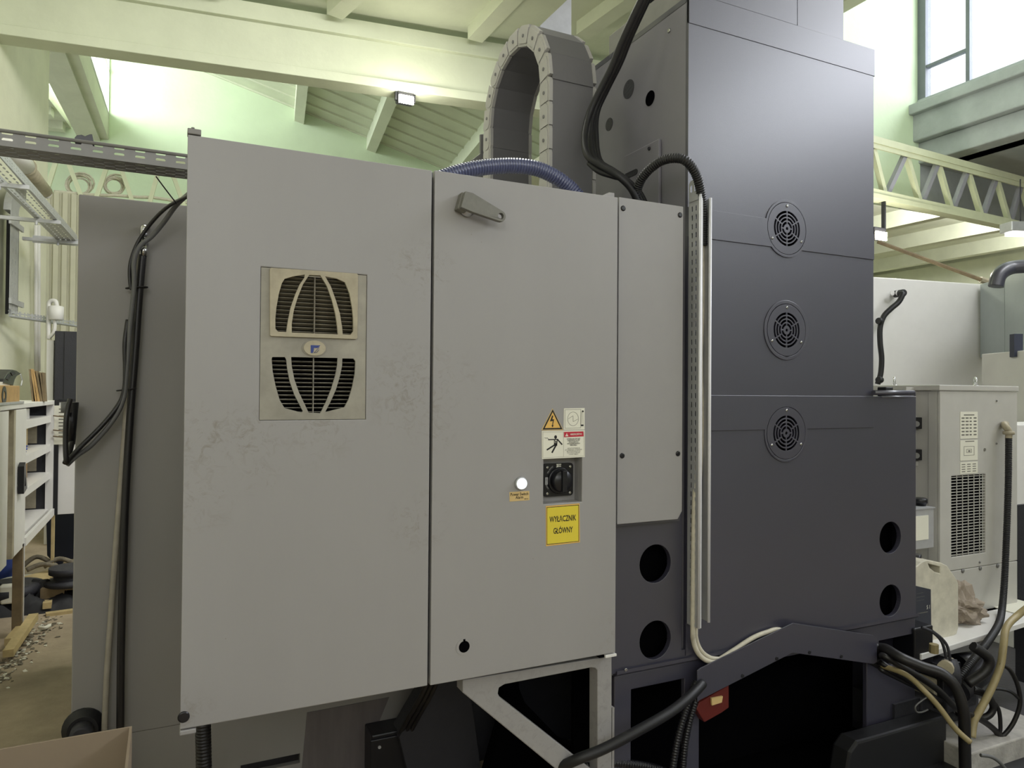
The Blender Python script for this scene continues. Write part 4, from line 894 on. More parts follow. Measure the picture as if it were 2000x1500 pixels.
# wall trays
wt = thing('cable_tray', PD(75, 395, 6.2), 'perforated cable tray on arms along the cream wall', 'cable tray')
P0, P1 = V((-1.02, 5.2, 3.0)), V((-.857, 8.5, 3.0)); d = (P1-P0); n_ = V((-d.y, d.x, 0)).normalized()
wd = .17
hl = []
for k in range(int(d.length/.09)):
    for j in range(3): hl.append(slot(P0+d*((k*.09+.05)/d.length)+n_*(.04+j*.045), d.normalized(), n_, .05, .012, 2))
B().prism([P0, P1, P1+n_*wd, P0+n_*wd], UZ*.003, m_zinc, hl).make('bottom_wall', wt)
hl = [slot(P0+d*((k*.06+.04)/d.length)+UZ*(.025+j*.02), d.normalized(), UZ, .018, .006, 2) for k in range(int(d.length/.06)) for j in range(2)]
B().prism([P0, P1, P1+UZ*.07, P0+UZ*.07], n_*.002, m_zinc, hl).make('side_wall', wt)
B().prism([P0+n_*wd, P1+n_*wd, P1+n_*wd+UZ*.07, P0+n_*wd+UZ*.07], n_*.002, m_zinc).make('side_wall', wt)
for t in (.32, .68, .97):
    c = P0+d*t; B().obox(c+V((.03, 0, -.035)), V((-.48, 0, 0)), UY*.04, UZ*.03, m_zinc).make('support_arm', wt); B().cyl(c+n_*wd*.9-UZ*.06, c+n_*wd*.9, .012, m_zinc, 8).make('bolt', wt)
B().obox(P1+V((.02, .01, -.03)), n_*wd*2.4, UY*.02, UZ*.07, m_zinc).make('end_plate', wt)
def WP(px, py, off=.0):
    d = ray(px, py); return EYE+d*(((WE+WN*off-EYE).dot(WN))/d.dot(WN))
va, vb = WP(21, 440, .12), WP(37, 440, .12)
vw = thing('cable_tray', WP(28, 615, .1), 'upright perforated cable tray with curved top on the cream wall', 'cable tray')
def wallstrip(b, p0, p1, z0, z1, m, holes=(), t=.004): b.prism([V((p0.x, p0.y, z0)), V((p1.x, p1.y, z0)), V((p1.x, p1.y, z1)), V((p0.x, p0.y, z1))], WN*-t, m, holes)
zl, zh = WP(28, 612, .12).z, WP(28, 415, .12).z
e = (vb-va); e.z = 0; L_ = e.length; e.normalize(); hl = []
z = zl+.05
while z < zh-.05:
    for t in (.32, .62): hl.append(slot(V((va.x, va.y, z))+e*(L_*t), UZ, e, .05, .02*L_/.3, 2))
    z += .105
b = B(); wallstrip(b, va, vb, zl, zh, m_zinc, hl); b.make('front_wall', vw)
B().obox(V((vb.x, vb.y, zl)), e*.01, -WN*.1, UZ*(zh-zl), m_dark).make('side_wall', vw)
arc = [V((va.x, va.y, zh))+e*(L_*1.9-(L_*1.9)*cos(a))+UZ*(.32*sin(a)) for a in [k*pi/16 for k in range(9)]]
arc2 = [V((va.x, va.y, zh))+e*(L_*1.9-(L_*.95)*cos(a))+UZ*(.16*sin(a)) for a in [k*pi/16 for k in range(9)]]
B().prism(arc+arc2[::-1], -WN*.06, m_zinc).make('curved_top', vw)
for y in (436, 592):
    c = WP(17, y, .12); B().obox(c, e*(L_*1.6), WN*.02, UZ*.05, m_zinc).make('clamp_bar', vw)
hw = thing('cable_tray', WP(60, 630, .1), 'low horizontal perforated tray from the cream wall to the partition', 'cable tray')
p0, p1 = WP(17, 621, .12), PD(160, 628, 7.6); p0.z = p1.z = 2.16
dd = (p1-p0)
B().prism([p0, p1, p1+UZ*.075, p0+UZ*.075], UY*.004, m_zinc, [slot(p0+dd*((k+.5)/26)+UZ*(.025 if j else .052), dd.normalized(), UZ, .06, .014, 2) for k in range(26) for j in (0, 1)]).make('side_wall', hw)
B().prism([p0, p1, p1+UY*.15, p0+UY*.15], UZ*.004, m_zinc).make('bottom_wall', hw)
pp = thing('wall_pipe', WP(60, 330, .25), 'rusty white steel pipe along the top of the cream wall', 'pipe')
A, Q, Mid = PD(20, 286, 5.6), PD(89, 374, 7.2), PD(50, 325, 6.2)
B().cyl(A, Mid, .075, m_white).make('pipe_length', pp)
B().cyl(Mid, Q, .062, m_cream).make('pipe_length', pp, label='stained pipe length')
B().lathe(Mid, Mid-A, [(.08, -.03), (.085, 0), (.08, .03)], m_cream).make('coupling', pp)
B().tube([Q, PD(94, 372, 7.2), PD(97, 378, 7.2), PD(92, 384, 7.2), PD(86, 378, 7.2), PD(93, 376, 7.18)], .022, m_white, 8).make('rope_wrap', pp)
for x in (70, 75.5):
    tubething('wall_pipe', [WP(x, 440, .06), WP(x, 560, .06), WP(x, 725, .06)], .018, m_white, 'thin white pipe down the cream wall, %s' % ('next to its twin' if x == 70 else 'beside the partition'), 'pipe', 8, 0, None, 1)
# coils of cable on the green girder
for (cx, cy, rx_, ry_, n, lab) in ((154, 358, 30, 24, 7, 'round coil of grey cable hanging on the green girder, nearer the wall'), (224, 358, 25, 22, 6, 'flatter coil of grey cable on the green girder, nearer the cabinet')):
    b = B(); path = []; random.seed(cx)
    fac = [random.uniform(.62, 1.0) for _ in range(n+1)]; ofs = [(random.uniform(-3, 3), random.uniform(-2, 2)) for _ in range(n+1)]
    for k in range(n*16):
        a = 2*pi*k/16; i = k//16; t = (k % 16)/16; f_ = fac[i]*(1-t)+fac[i+1]*t; ox = ofs[i][0]*(1-t)+ofs[i+1][0]*t; oy = ofs[i][1]*(1-t)+ofs[i+1][1]*t
        path.append(PY(cx+rx_*f_*cos(a)+ox, cy+ry_*f_*sin(a)+oy+(1-f_)*ry_*.6+1, 10.34+.03*sin(k*.9)))
    b.tube(path, .0115, m_wcable, 6, 1); b.make('cable_coil', label=lab, cat='cable coil', kind='thing', group='cable coils on the girder')
tubething('girder_cable', [PY(x, y, 10.27) for x, y in ((105, 374), (150, 378), (190, 381), (230, 382), (270, 385), (300, 386), (340, 392), (380, 398))], .02, m_wcable, 'bundle of pale cables along the girder bottom', 'cable', 8)
# lamp like bracket and grey box
ll = thing('wall_lamp', PD(105, 660, 7.0), 'white swan-neck lamp with cylinder shade near the corrugated partition', 'lamp')
B().tube([PD(x, y, 7.0) for x, y in ((95, 662), (95, 640), (95, 610), (96, 592), (102, 587), (109, 589), (111, 598))], .02, m_white, 8).tube([PD(x, y, 7.0) for x, y in ((95, 660), (103, 652), (107, 640), (107, 615))], .016, m_white, 8).make('neck', ll)
c = PD(109.5, 625, 7.0); B().lathe(c, UZ, [(.052, 0), (.062, .005), (.066, .13), (.05, .137)], m_white).make('lamp_shade', ll)
gb = thing('control_box', PD(126, 784, 6.9), 'tall dark grey box standing beside the tool cabinet against the partition', 'box')
P = PD(105, 782, 6.9); zt_ = PD(118, 646, 6.9).z
box(P.x, P.x+.75, P.y, P.y+.4, P.z, zt_, m_cast).make('housing', gb, bevel=.008)
box(P.x+.08, P.x+.74, P.y-.012, P.y, P.z+.01, zt_-.01, m_cast).make('front_door', gb, bevel=.004)
box(P.x-.02, P.x+.76, P.y-.02, P.y+.42, 0, P.z, m_white).make('plinth', gb)
wp = thing('white_post', PD(98, 782, 6.95), 'narrow white post beside the grey control box', 'post')
q0, q1 = PD(91, 700, 6.95), PD(105, 700, 6.95); box(q0.x, q1.x-.005, q0.y, q0.y+.1, 0, PD(97, 664, 6.95).z, m_white).make('upright', wp)

# ================================================================== TOOL CABINET AND CLUTTER, LEFT
tc = thing('tool_cabinet', (-1.05, 5.5, 0), 'open white metal tool cabinet on legs by the cream wall', 'cabinet')
zt2 = 1.415; zb2 = .56; xf = -.785
box(-1.34, xf, 4.2, 6.52, zt2-.03, zt2, m_white).make('top_board', tc, bevel=.003)
box(-1.34, -1.32, 4.2, 6.5, zb2, zt2-.03, m_cast).make('back_board', tc)
box(-1.34, xf-.03, 4.2, 6.5, zb2, zb2+.03, m_white).make('bottom_board', tc)
box(xf-.02, xf, 4.93, 5.27, zb2-.02, zt2-.035, m_white).make('door', tc, bevel=.003)
box(xf-.05, xf, 4.87, 4.925, zb2-.02, zt2-.035, m_cream).make('door_stile', tc)
box(xf-.02, xf, 4.2, 4.72, zb2-.02, zt2-.035, m_white).make('door', tc)
hx_ = PX(33, 935, xf)
B().prism([V((xf+.004, 4.99, hx_.z+.07)), V((xf+.004, 5.03, hx_.z+.09)), V((xf+.004, 5.10, hx_.z-.07)), V((xf+.004, 4.99, hx_.z-.09))], UX*.03, m_black, [[V((xf+.004, 5.01, hx_.z-.05)), V((xf+.004, 5.05, hx_.z-.05)), V((xf+.004, 5.02, hx_.z+.03))]]).make('door_handle', tc)
for z in (.82, 1.03, 1.25): box(-1.32, xf-.02, 5.3, 6.46, z, z+.05, m_white).make('shelf', tc)
box(xf-.05, xf, 6.44, 6.5, zb2, zt2-.03, m_white).make('corner_post', tc)
box(xf-.01, xf+.01, 6.46, 6.50, .0, zb2, m_wood).make('leg', tc)
rdz = box(xf+.02, xf+.75, 6.47, 6.5, zb2-.02, zt2-.01, m_white).make('door', tc, bevel=.003)
box(xf+.0, xf+.03, 6.455, 6.5, zb2-.02, zt2, m_black).make('door_edge', tc)
box(xf+.02, xf+.75, 6.465, 6.5, zt2-.012, zt2+.008, m_black).make('door_edge', tc)
for y in (4.25, 5.2): box(xf-.05, xf, y, y+.05, 0, zb2, m_wood2).box(xf-.004, xf+.004, y+.04, y+.055, 0, zb2, m_white).make('leg', tc)
for y in (4.25, 6.4): box(-1.33, -1.28, y, y+.05, 0, zb2, m_wood2).make('leg', tc)
B().obox((xf-.01, 5.25, zb2-.02), (0, 1.22, 0), (.02, 0, 0), (0, 0, .05), m_white).make('bottom_rail', tc)
box(-1.32, xf-.05, 6.46, 6.5, zb2+.03, zt2-.03, m_cast).make('end_board', tc)
for z0_, z1_ in ((.6, .8), (.88, 1.0), (1.09, 1.22)): box(-1.2, xf-.11, 6.452, 6.46, z0_, z1_, m_cream).make('inset_board', tc)
# things in the cabinet
def thingbox(name, x0, x1, y0, y1, z0, z1, mm, label, cat, **k): return box(x0, x1, y0, y1, z0, z1, mm).make(name, label=label, cat=cat, kind='thing', bevel=.004, **k)
thingbox('cardboard_carton', -1.2, -.9, 5.55, 6.1, 1.08, 1.25, m_wood, 'tan carton on the middle cabinet shelf', 'carton')
thingbox('cardboard_carton', -1.2, -.9, 5.6, 6.1, .87, 1.0, m_orange, 'orange brown carton on the lower cabinet shelf', 'carton')
thingbox('white_bin', -1.1, -.84, 5.4, 5.75, 1.3, 1.37, m_white, 'white tray on the top cabinet shelf', 'tray')
bb = B(); 
for k in range(24): 
    a = V((random.uniform(-1, 1), random.uniform(-1, 1), random.uniform(-1, 1))).normalized(); bb.cyl(V((-.86, 5.55, 1.12)), V((-.86, 5.55, 1.12))+a*.045, .006, m_bin, 5)
bb.make('blue_brush', label='small blue bristly brush head on the cabinet shelf', cat='brush', kind='thing')
# paper pocket on the open door
ppk = thing('paper_pocket', (-.5, 6.44, .95), 'stained paper hanging from a wire pocket on the open white door', 'paper')
x0, x1 = PY(105, 880, 6.45).x, PY(142, 880, 6.45).x
box(x0, x1, 6.445, 6.45, PY(120, 868, 6.45).z, PY(120, 792, 6.45).z, m_stick).make('sheet', ppk)
for y in (812, 840, 852): B().tube([PY(104, y, 6.43), PY(124, y+2, 6.40), PY(143, y+3, 6.43)], .005, m_wood2, 6).make('pocket_wire', ppk)
lw = B()
for k in range(9): z = PY(120, 800+k*6.6, 6.44).z; lw.box(x0+.03, x0+.15, 6.4435, 6.445, z, z+.008, m_greyink)
lw.make('print_lines', ppk)
dt = thing('hanging_plug', PD(134, 800, 2.27), 'small black plug hanging by the enclosure edge above the cable loop', 'plug')
B().cyl(PD(130, 786, 2.26), PD(130, 806, 2.26), .016, m_gcable, 14).make('plug_body', dt)
B().cyl(PD(139, 786, 2.3), PD(140, 868, 2.3), .022, m_black, 12, .010).make('grip', dt)
# on top of the cabinet
ob = thing('printed_carton', (-.95, 4.75, zt2), 'orange brown carton with black round print lying on the tool cabinet', 'carton')
q = PX(0, 757, xf-.03); 
box(-1.28, xf-.03, 4.4, 5.22, zt2, zt2+.105, m_orange).make('carton_body', ob, bevel=.004)
cc = PX(8, 772, xf-.029); B().prism(circ(cc, UY, UZ, .062, 24, .05), UX*.002, m_black, [circ(cc, UY, UZ, .028, 16, .024)]).make('round_print', ob)
box(-1.2, xf-.06, 4.5, 5.1, zt2+.105, zt2+.125, m_white).make('white_flap', ob)
box(xf-.02, xf+.004, 4.3, 5.15, zt2, zt2+.012, m_zinc).make('steel_rule', label='ribbed steel strip along the cabinet top edge', cat='strip', kind='thing')
mk = thing('welding_visor', (-.9, 4.9, zt2+.13), 'black segmented visor tilted on top of the printed carton', 'visor')
arc = [PX(x, y, -.84) for x, y in ((7, 748), (9, 740), (14, 732), (20, 725), (25, 722), (33, 724), (42, 730), (38, 732), (33, 735), (29, 742), (26, 753))]
B().prism(arc, -UX*.14, m_black).make('shell', mk, bevel=.004)
for pts_ in (((13, 740), (18, 730), (22, 733), (17, 743)), ((22, 728), (28, 726), (31, 730), (25, 734))): B().prism([PX(x, y, -.835) for x, y in pts_], -UX*.006, m_cast).make('pad', mk)
B().tube([PX(x, y, -.85) for x, y in ((40, 731), (43, 742), (41, 753))], .004, m_zinc, 6).make('strap_wire', mk)
bx = -.88
for k, (x0, x1, x2, x3, yt_, mm) in enumerate(((56, 60, 70, 62, 721, m_wood2), (60, 64, 72, 66, 720, m_orange), (64, 68, 79, 73, 724, m_orange), (69, 74, 84, 79, 724, m_wood2), (77, 81, 88, 84, 727, m_wood2), (82, 87, 90, 86, 727, m_wood2))):
    B().prism([PY(x0, yt_, 5.9), PY(x1-.6, yt_+1, 5.9), PY(x2-.6, 784, 5.9), PY(x3, 784, 5.9)], UY*.07, mm).make('leaning_board', label=('dark board first in the leaning row, beside the carton', 'orange board leaning next to the first dark board', 'second orange board leaning on the tool cabinet', 'dark board leaning after the two orange boards', 'shorter dark board in the leaning row', 'last dark board of the leaning row, by the white post')[k], cat='board', kind='thing', group='boards leaning on the tool cabinet')
# floor clutter
B().prism([PD(x, y, 5.95) for x, y in ((90, 1003), (150, 1003), (150, 1113), (118, 1113), (92, 1085))], UY*.03, m_navy).make('navy_sheet', label='dark navy sheet with one cut corner standing under the open white door', cat='sheet', kind='thing')
pal = thing('pallet', PZ(110, 1165, 0), 'dark wooden pallet on the floor beside the enclosure edge', 'pallet')
o = PZ(78, 1192, 0); pe = V((1, -.05, 0)); pn = V((.05, 1, 0))
for k in range(5): B().obox(o+UZ*.12+pn*(k*.2), pe*1.0, pn*.13, UZ*.022, m_wood2).make('plank', pal)
for k in range(2): B().obox(o+pn*(k*.8), pe*1.0, pn*.1, UZ*.022, m_wood2).make('plank', pal)
for k in range(2):
    for j in range(3): B().obox(o+UZ*.022+pn*(k*.8)+pe*(j*.43), pe*.14, pn*.1, UZ*.098, m_wood2).make('block', pal)
B().lathe(PZ(137, 1140, .142), UZ, [(.15, 0), (.15, .03), (.1, .04), (.1, .07), (.13, .08), (.13, .12)], m_cast, 30).make('flanged_wheel', label='dark flanged wheel lying on the pallet', cat='wheel', kind='thing')
B().obox(PZ(90, 1205, .0), V((.42, .05, 0)), V((-.01, .05, 0)), UZ*.02, m_wood).make('wood_strip', label='pale strip of wood on the floor before the pallet', cat='wood', kind='thing')
B().tube([PZ(x, y, .02) for x, y in ((77, 1225), (88, 1226), (97, 1222))], .012, m_stick, 6).make('paper_curl', label='white paper curl on the dirty floor', cat='paper', kind='thing')
rg = B()
pc = PZ(45, 1190, 0); n_u, n_v = 16, 12; random.seed(5)
gridv = [[rg.bm.verts.new((pc.x-.38+.76*i/n_u, pc.y-.17+.34*j/n_v, .0+max(.0, .13*sin(pi*i/n_u)**.6*sin(pi*j/n_v)**.6*(1+.5*sin(i*1.3+j)+random.uniform(-.3, .3))))) for j in range(n_v+1)] for i in range(n_u+1)]
for i in range(n_u):
    for j in range(n_v): rg.face([gridv[i][j], gridv[i+1][j], gridv[i+1][j+1], gridv[i][j+1]], m_rag, True)
rg.make('black_rag', label='crumpled black leather rag on the floor below the tool cabinet', cat='rag', kind='thing')
P = PZ(18, 1180, .08); B().hexa([P+V(q) for q in ((-.05, 0, 0), (.05, 0, 0), (.05, .08, 0), (-.05, .08, 0), (-.06, 0, .12), (.055, 0, .12), (.055, .08, .12), (-.06, .08, .12))], m_stick).make('white_canister', label='small white canister with printed front lying by the rag', cat='canister', kind='thing', bevel=.01)
P = PZ(42, 1139, .05); B().tube([P+V((.14*cos(a), .13*sin(a), 0)) for a in [2*pi*k/18 for k in range(18)]], .035, m_stick, 8, 2, closed=True).make('white_ring', label='white ring on the floor behind the cabinet leg', cat='ring', kind='thing')
P = PZ(15, 1160, .1); B().lathe(P, UZ, [(.2, 0), (.21, .02), (.21, .06), (.17, .07)], m_cast).make('steel_disc', label='dark steel disc among the floor clutter', cat='disc', kind='thing')
P = PZ(6, 1140, .0); B().lathe(P, UZ, [(.1, 0), (.13, .3), (.12, .31)], m_bin).make('blue_bin', label='small blue plastic bin at the photo edge under the cabinet', cat='bin', kind='thing')
P = PZ(35, 1190, .0); B().obox(PZ(30, 1178, .02), V((.35, .3, .02)), V((-.2, .25, 0)), UZ*.08, m_wood).make('wood_offcut', label='tan wooden offcut behind the cabinet leg', cat='wood', kind='thing')
for k, (a, b, lab) in enumerate((((5, 1285), (56, 1212), 'longest pale lath slanting on the floor under the cabinet leg'), ((8, 1262), (40, 1225), 'shorter pale lath next to the slanting one'), ((92, 1165), (83, 1190), 'short pale lath leaning by the pallet corner'))):
    A, Q = PZ(*a, .03), PZ(*b, .03+.05*(k == 0)); B().obox(A, Q-A, V((.05, 0, 0)), UZ*.04, m_wood).make('wood_lath', label=lab, cat='wood', kind='thing', group='laths on the floor')
P = PZ(82, 1150, 0)
for k, q in enumerate(((.0, .0), (.1, .06), (-.05, .1))): 
    B().tube([P+V((q[0]-.1, q[1], .15)), P+V((q[0], q[1]+.02, .18+.02*k)), P+V((q[0]+.13, q[1]-.03, .15))], .018, m_debris, 8).make('pipe_offcut', label=('rusty pipe offcut on the pallet heap', 'rusty pipe offcut behind the first on the heap', 'rusty pipe offcut at the back of the heap')[k], cat='pipe', kind='thing', group='pipe offcuts by the pallet')
db = B(); random.seed(11)
for k in range(260):
    t = random.random(); px = -5+110*t+random.gauss(0, 12); py = 1330-125*t+random.gauss(0, 9); P = PZ(px, py, 0); s = random.uniform(.003, .009)
    db.hexa([P+V((random.uniform(-s, s)+dx*s, random.uniform(-s, s)+dy*s, dz*s)) for dz in (0, .8) for dx, dy in ((-1, -1), (1, -1), (1, 1), (-1, 1))], m_debris if k % 3 else m_stick)
db.make('metal_chips', label='scattered pale chips and grit along the floor edge', cat='debris', kind='stuff')
# big open carton in front
cb = thing('open_carton', (-.45, 1.45, 0), 'big open cardboard box standing before the enclosure', 'box')
bxr = PY(258, 1418, 1.75); zc_ = bxr.z; bx0 = -1.0
box(bx0, bxr.x, 1.745, 1.75, 0, zc_, m_card).make('back_wall', cb)
box(bxr.x-.005, bxr.x, 1.15, 1.745, 0, zc_, m_card).make('side_wall', cb)
box(bx0, bx0+.005, 1.15, 1.745, 0, zc_, m_card).make('side_wall', cb)
box(bx0, bxr.x, 1.145, 1.15, 0, zc_-.25, m_card).make('front_wall', cb)
box(bx0, bxr.x, 1.15, 1.745, 0, .01, m_card).make('bottom_wall', cb)

# ================================================================== RIGHT SIDE
ch = thing('chiller', (3.7, 2.5, .44), 'beige chiller unit with louvred grille and label plates beside the column', 'chiller')
yc = 2.235; cx0, cx1 = PY(1836, 900, yc).x, PY(1987, 900, yc).x; zct = PY(1910, 753, yc).z; zcb = PY(1930, 1190, yc).z; zsplit = PY(1930, 1104, yc).z
gx0, gx1 = PY(1858, 1000, yc).x, PY(1925, 1000, yc).x; gz0, gz1 = PY(1890, 1084, yc).z, PY(1890, 928, yc).z
B().prism(rect(cx0, cx1, zsplit+.002, zct-.03, yc), UY*.015, m_chill, [rect(gx0, gx1, gz0, gz1, yc)]).make('front_panel', ch, bevel=.003)
box(cx0, cx1, yc, yc+.015, zcb, zsplit-.002, m_chill).make('front_panel', ch, bevel=.003)
box(cx0-.012, cx1+.005, yc-.006, 3.0, zct-.028, zct, m_chill).make('top_cover', ch, bevel=.004)
box(cx0, cx0+.015, yc+.016, yc+.06, zcb, zct-.03, m_chill).make('corner_post', ch, bevel=.002)
box(cx0+.004, cx0+.01, yc+.062, 3.0, zcb, zct-.03, m_chill).make('side_panel', ch)
box(cx0+.02, cx1, 2.95, 3.0, zcb, zct-.03, m_chill).make('back_panel', ch)
box(gx0-.02, gx1+.02, yc+.03, yc+.035, gz0-.02, gz1+.02, m_void).make('grille_backing', ch)
gr = B()
me = None; ns = 27
for k in range(ns):
    z = gz0+(gz1-gz0)*(k+.5)/ns
    if me is None: o0 = box(gx0, gx1, yc+.004, yc+.010, z-.0018, z+.0018, m_chill).make('grille_bar', ch); z00 = z; me = 1
    else: o = copy_of(o0, None, ch); o.location.z = z-z00
for k in range(1, 6):
    x = gx0+(gx1-gx0)*k/6; box(x-.0016, x+.0016, yc+.001, yc+.004, gz0, gz1, m_chill).make('grille_wire', ch)
for x, y, r in ((1880, 1115, .011), (1914, 1110, .011), (1948, 1105, .011), (1913, 1098, .006), (1946, 783, .005), (1946, 866, .005)): B().lathe(PY(x, y, yc), -UY, [(r, 0), (r*.9, .004), (r*.4, .006)], m_tray, 14).make('bolt', ch)
B().lathe(PY(1923, 878, yc), -UY, [(.008, 0), (.008, .003)], m_greyink, 6).make('worn_mark', ch)
def plate(x0, x1, y0, y1, rows, lab):
    a, b = PY(x0, y1, yc), PY(x1, y0, yc); o = box(a.x, b.x, yc-.0015, yc-.0002, a.z, b.z, m_stick).make('label_plate', ch, label=lab)
    t = B(); h = (b.z-a.z); wd_ = b.x-a.x
    rows(t, a, b, h, wd_); t.make('print', o)
def rows1(t, a, b, h, w_):
    t.box(a.x+.2*w_, b.x-.2*w_, yc-.0018, yc-.0015, b.z-.14*h, b.z-.10*h, m_greyink)
    for k in range(6):
        z = b.z-(.26+.125*k)*h
        for j in range(4): t.box(a.x+(.07+.23*j)*w_, a.x+(.07+.23*j+(.17 if j != 2 else .12))*w_, yc-.0018, yc-.0015, z, z+.05*h, m_greyink)
def rows2(t, a, b, h, w_):
    t.box(a.x+.28*w_, b.x-.2*w_, yc-.0018, yc-.0015, b.z-.08*h, b.z-.04*h, m_greyink)
    for q in ((.2, .8, .3, .32), (.2, .8, .74, .76), (.2, .22, .3, .76), (.78, .8, .3, .76), (.35, .65, .44, .46), (.35, .65, .6, .62), (.35, .37, .44, .62), (.63, .65, .44, .62), (.45, .57, .5, .58)): t.box(a.x+q[0]*w_, a.x+q[1]*w_, yc-.0018, yc-.0015, b.z-q[3]*h, b.z-q[2]*h, m_greyink)
def rows3(t, a, b, h, w_):
    for k in range(4):
        z = b.z-(.24+.2*k)*h
        for j in range(3): t.box(a.x+(.08+.31*j)*w_, a.x+(.08+.31*j+.2)*w_, yc-.0018, yc-.0015, z, z+.07*h, m_greyink)
plate(1875, 1909, 804, 857, rows1, 'upper label plate with a printed table')
plate(1875, 1909, 859, 900, rows2, 'middle label plate with a wiring drawing')
plate(1875, 1909, 901, 926, rows3, 'lower label plate with small print')
for x in (1747, 1905):
    c = PY(x, 741, yc+.12 if x > 1800 else yc+.35); c.z = zct+.022; b = B().tube([c+V((.018*cos(a)*(.6 if x > 1800 else 1), .012*cos(a), .021*sin(a))) for a in [2*pi*k/16 for k in range(16)]], .0055, m_steel, 8, 2, closed=True); b.cyl(V((c.x, c.y, zct)), V((c.x, c.y, zct+.004)), .016, m_steel, 12).make('eye_bolt', ch)
el = PY(1962, 838, yc); B().tube([PY(1964, 828, yc), PY(1962, 830, yc-.03), PY(1970, 842, yc-.045), PY(1970, 856, yc-.045)], .016, m_cream, 12).make('elbow', ch, label='plastic hose elbow')
B().lathe(PY(1970, 843, yc-.045), -UZ, [(.026, -.002), (.026, .014), (.018, .016)], m_cream, 14).make('hose_nut', ch)
tubething('drain_conduit', [PY(1970, 856, yc-.045), PY(1969, 950, yc-.05), PY(1966, 1040, yc-.05), PY(1962, 1130, yc-.06), PY(1957, 1190, yc-.1), PY(1950, 1220, yc-.2), PY(1928, 1255, yc-.3), PY(1900, 1290, yc-.35), PY(1870, 1330, yc-.35)], .0165, m_dark, 'black corrugated drain hose hanging from the chiller elbow', 'hose', 12, corr=.009)
# recessed piping on the chiller side
sp_ = thing('valve_block', PX(1806, 860, cx0), 'two black valve blocks on a plate between column base and chiller', 'valve')
xs_ = cx0-.10
box(PY(1770, 900, 2.36).x, PY(1819, 900, 2.36).x, 2.36, 2.37, zcb+.1, PY(1800, 756, 2.36).z, m_chill).make('mounting_plate', sp_)
for y in (826, 888):
    a, b = PY(1782, y+12, 2.33), PY(1818, y-11, 2.33); box(a.x, b.x, 2.33, 2.36, a.z, b.z, m_black).make('block', sp_, bevel=.003)
    B().cyl(PY(1790, y+2, 2.33), PY(1790, y+2, 2.30), .014, m_tray).make('fitting', sp_)
box(PY(1782, 905, 2.355).x, PY(1818, 905, 2.355).x, 2.35, 2.36, PY(1800, 909, 2.355).z, PY(1800, 900, 2.355).z, m_chill).make('seam_strip', sp_)
B().lathe(PY(1809, 915, 2.36), -UY, [(.01, 0), (.008, .006)], m_tray, 12).make('bolt', sp_)
ot = thing('oil_tank', PY(1806, 1070, 2.2), 'small metal oil tank with black cap and white label by the column base', 'tank')
a, b = PY(1770, 1072, 2.2), PY(1824, 995, 2.2); b.z = PY(1810, 994, 2.2).z
box(a.x, b.x, 2.2, 2.33, PY(1824, 1069, 2.2).z, b.z, m_zinc).make('tank_body', ot, bevel=.003)
q0, q1 = PY(1772, 1058, 2.199), PY(1813, 1006, 2.199); box(q0.x, q1.x, 2.1975, 2.1995, q0.z, q1.z, m_stick).make('label_plate', ot)
box(a.x, b.x+.004, 2.196, 2.334, b.z, b.z+.006, m_zinc).make('lid', ot)
cpx = PY(1800, 992, 2.25); B().lathe(V((cpx.x, 2.26, b.z+.006)), UZ, [(.028, 0), (.028, .012), (.034, .013), (.034, .032), (.028, .036)], m_black).make('cap', ot)
# table
zt3 = .425
tb = thing('work_table', (3.6, 2.4, 0), 'low white-topped table carrying the chiller, jerrican and crumpled paper', 'table')
fA, fB = PZ(1800, 1278, zt3), PZ(2040, 1203, zt3); fA.z = fB.z = zt3
dv = (fB-fA).normalized(); bk = V((-dv.y, dv.x, 0))
B().obox(fA, fB-fA, bk*1.2, -UZ*.025, m_white).make('table_top', tb, bevel=.003)
for t, s in ((.06, .05), (.06, 1.1), (.94, .05), (.94, 1.1)): B().obox(fA+(fB-fA)*t+bk*s-UZ*.025, dv*.05, bk*.05, -UZ*(zt3-.025-.09), m_cast).make('leg', tb)
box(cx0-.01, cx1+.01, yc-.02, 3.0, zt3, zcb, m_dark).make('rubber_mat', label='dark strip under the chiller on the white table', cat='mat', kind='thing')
# jerrican
jc = thing('jerrican', PZ(1835, 1243, zt3), 'dirty cream plastic jerrican with dark label standing on the white table', 'jerrican')
yj = PZ(1845, 1245, zt3).y; sj = [(1791, 1106), (1800, 1098), (1812, 1094), (1838, 1099), (1850, 1105), (1862, 1122), (1870, 1134), (1872, 1142), (1872, 1226), (1869, 1238), (1860, 1243), (1800, 1258), (1775, 1262), (1772, 1130), (1780, 1114)]
B().prism([PY(x, y, yj) for x, y in sj], UY*.15, m_jerry, [[PY(x, y, yj) for x, y in ((1813, 1101), (1836, 1107), (1836, 1120), (1826, 1117), (1816, 1109))]]).make('can_body', jc, bevel=.012)
jl = B().prism([PY(x, y, yj-.001) for x, y in ((1775, 1141), (1818, 1151), (1819, 1222), (1775, 1236))], UY*.002, m_lbl)
jl.text('5 l', PY(1813, 1186, yj-.0016), UX, UZ, .024, m_stick).make('label', jc, label='dark label with white lettering 5 l')
lj = B()
for k, (x0, x1, y) in enumerate(((1790, 1803, 1160), (1790, 1806, 1167), (1790, 1805, 1174), (1792, 1812, 1198))): a, b = PY(x0, y, yj-.0015), PY(x1, y-2.5, yj-.0015); lj.box(a.x, b.x, a.y, a.y+.0005, a.z, b.z, m_greyink)
lj.make('print_lines', jc)
B().cyl(PY(1788, 1098, yj+.08), PY(1788, 1082, yj+.08), .024, m_black).make('cap', jc)
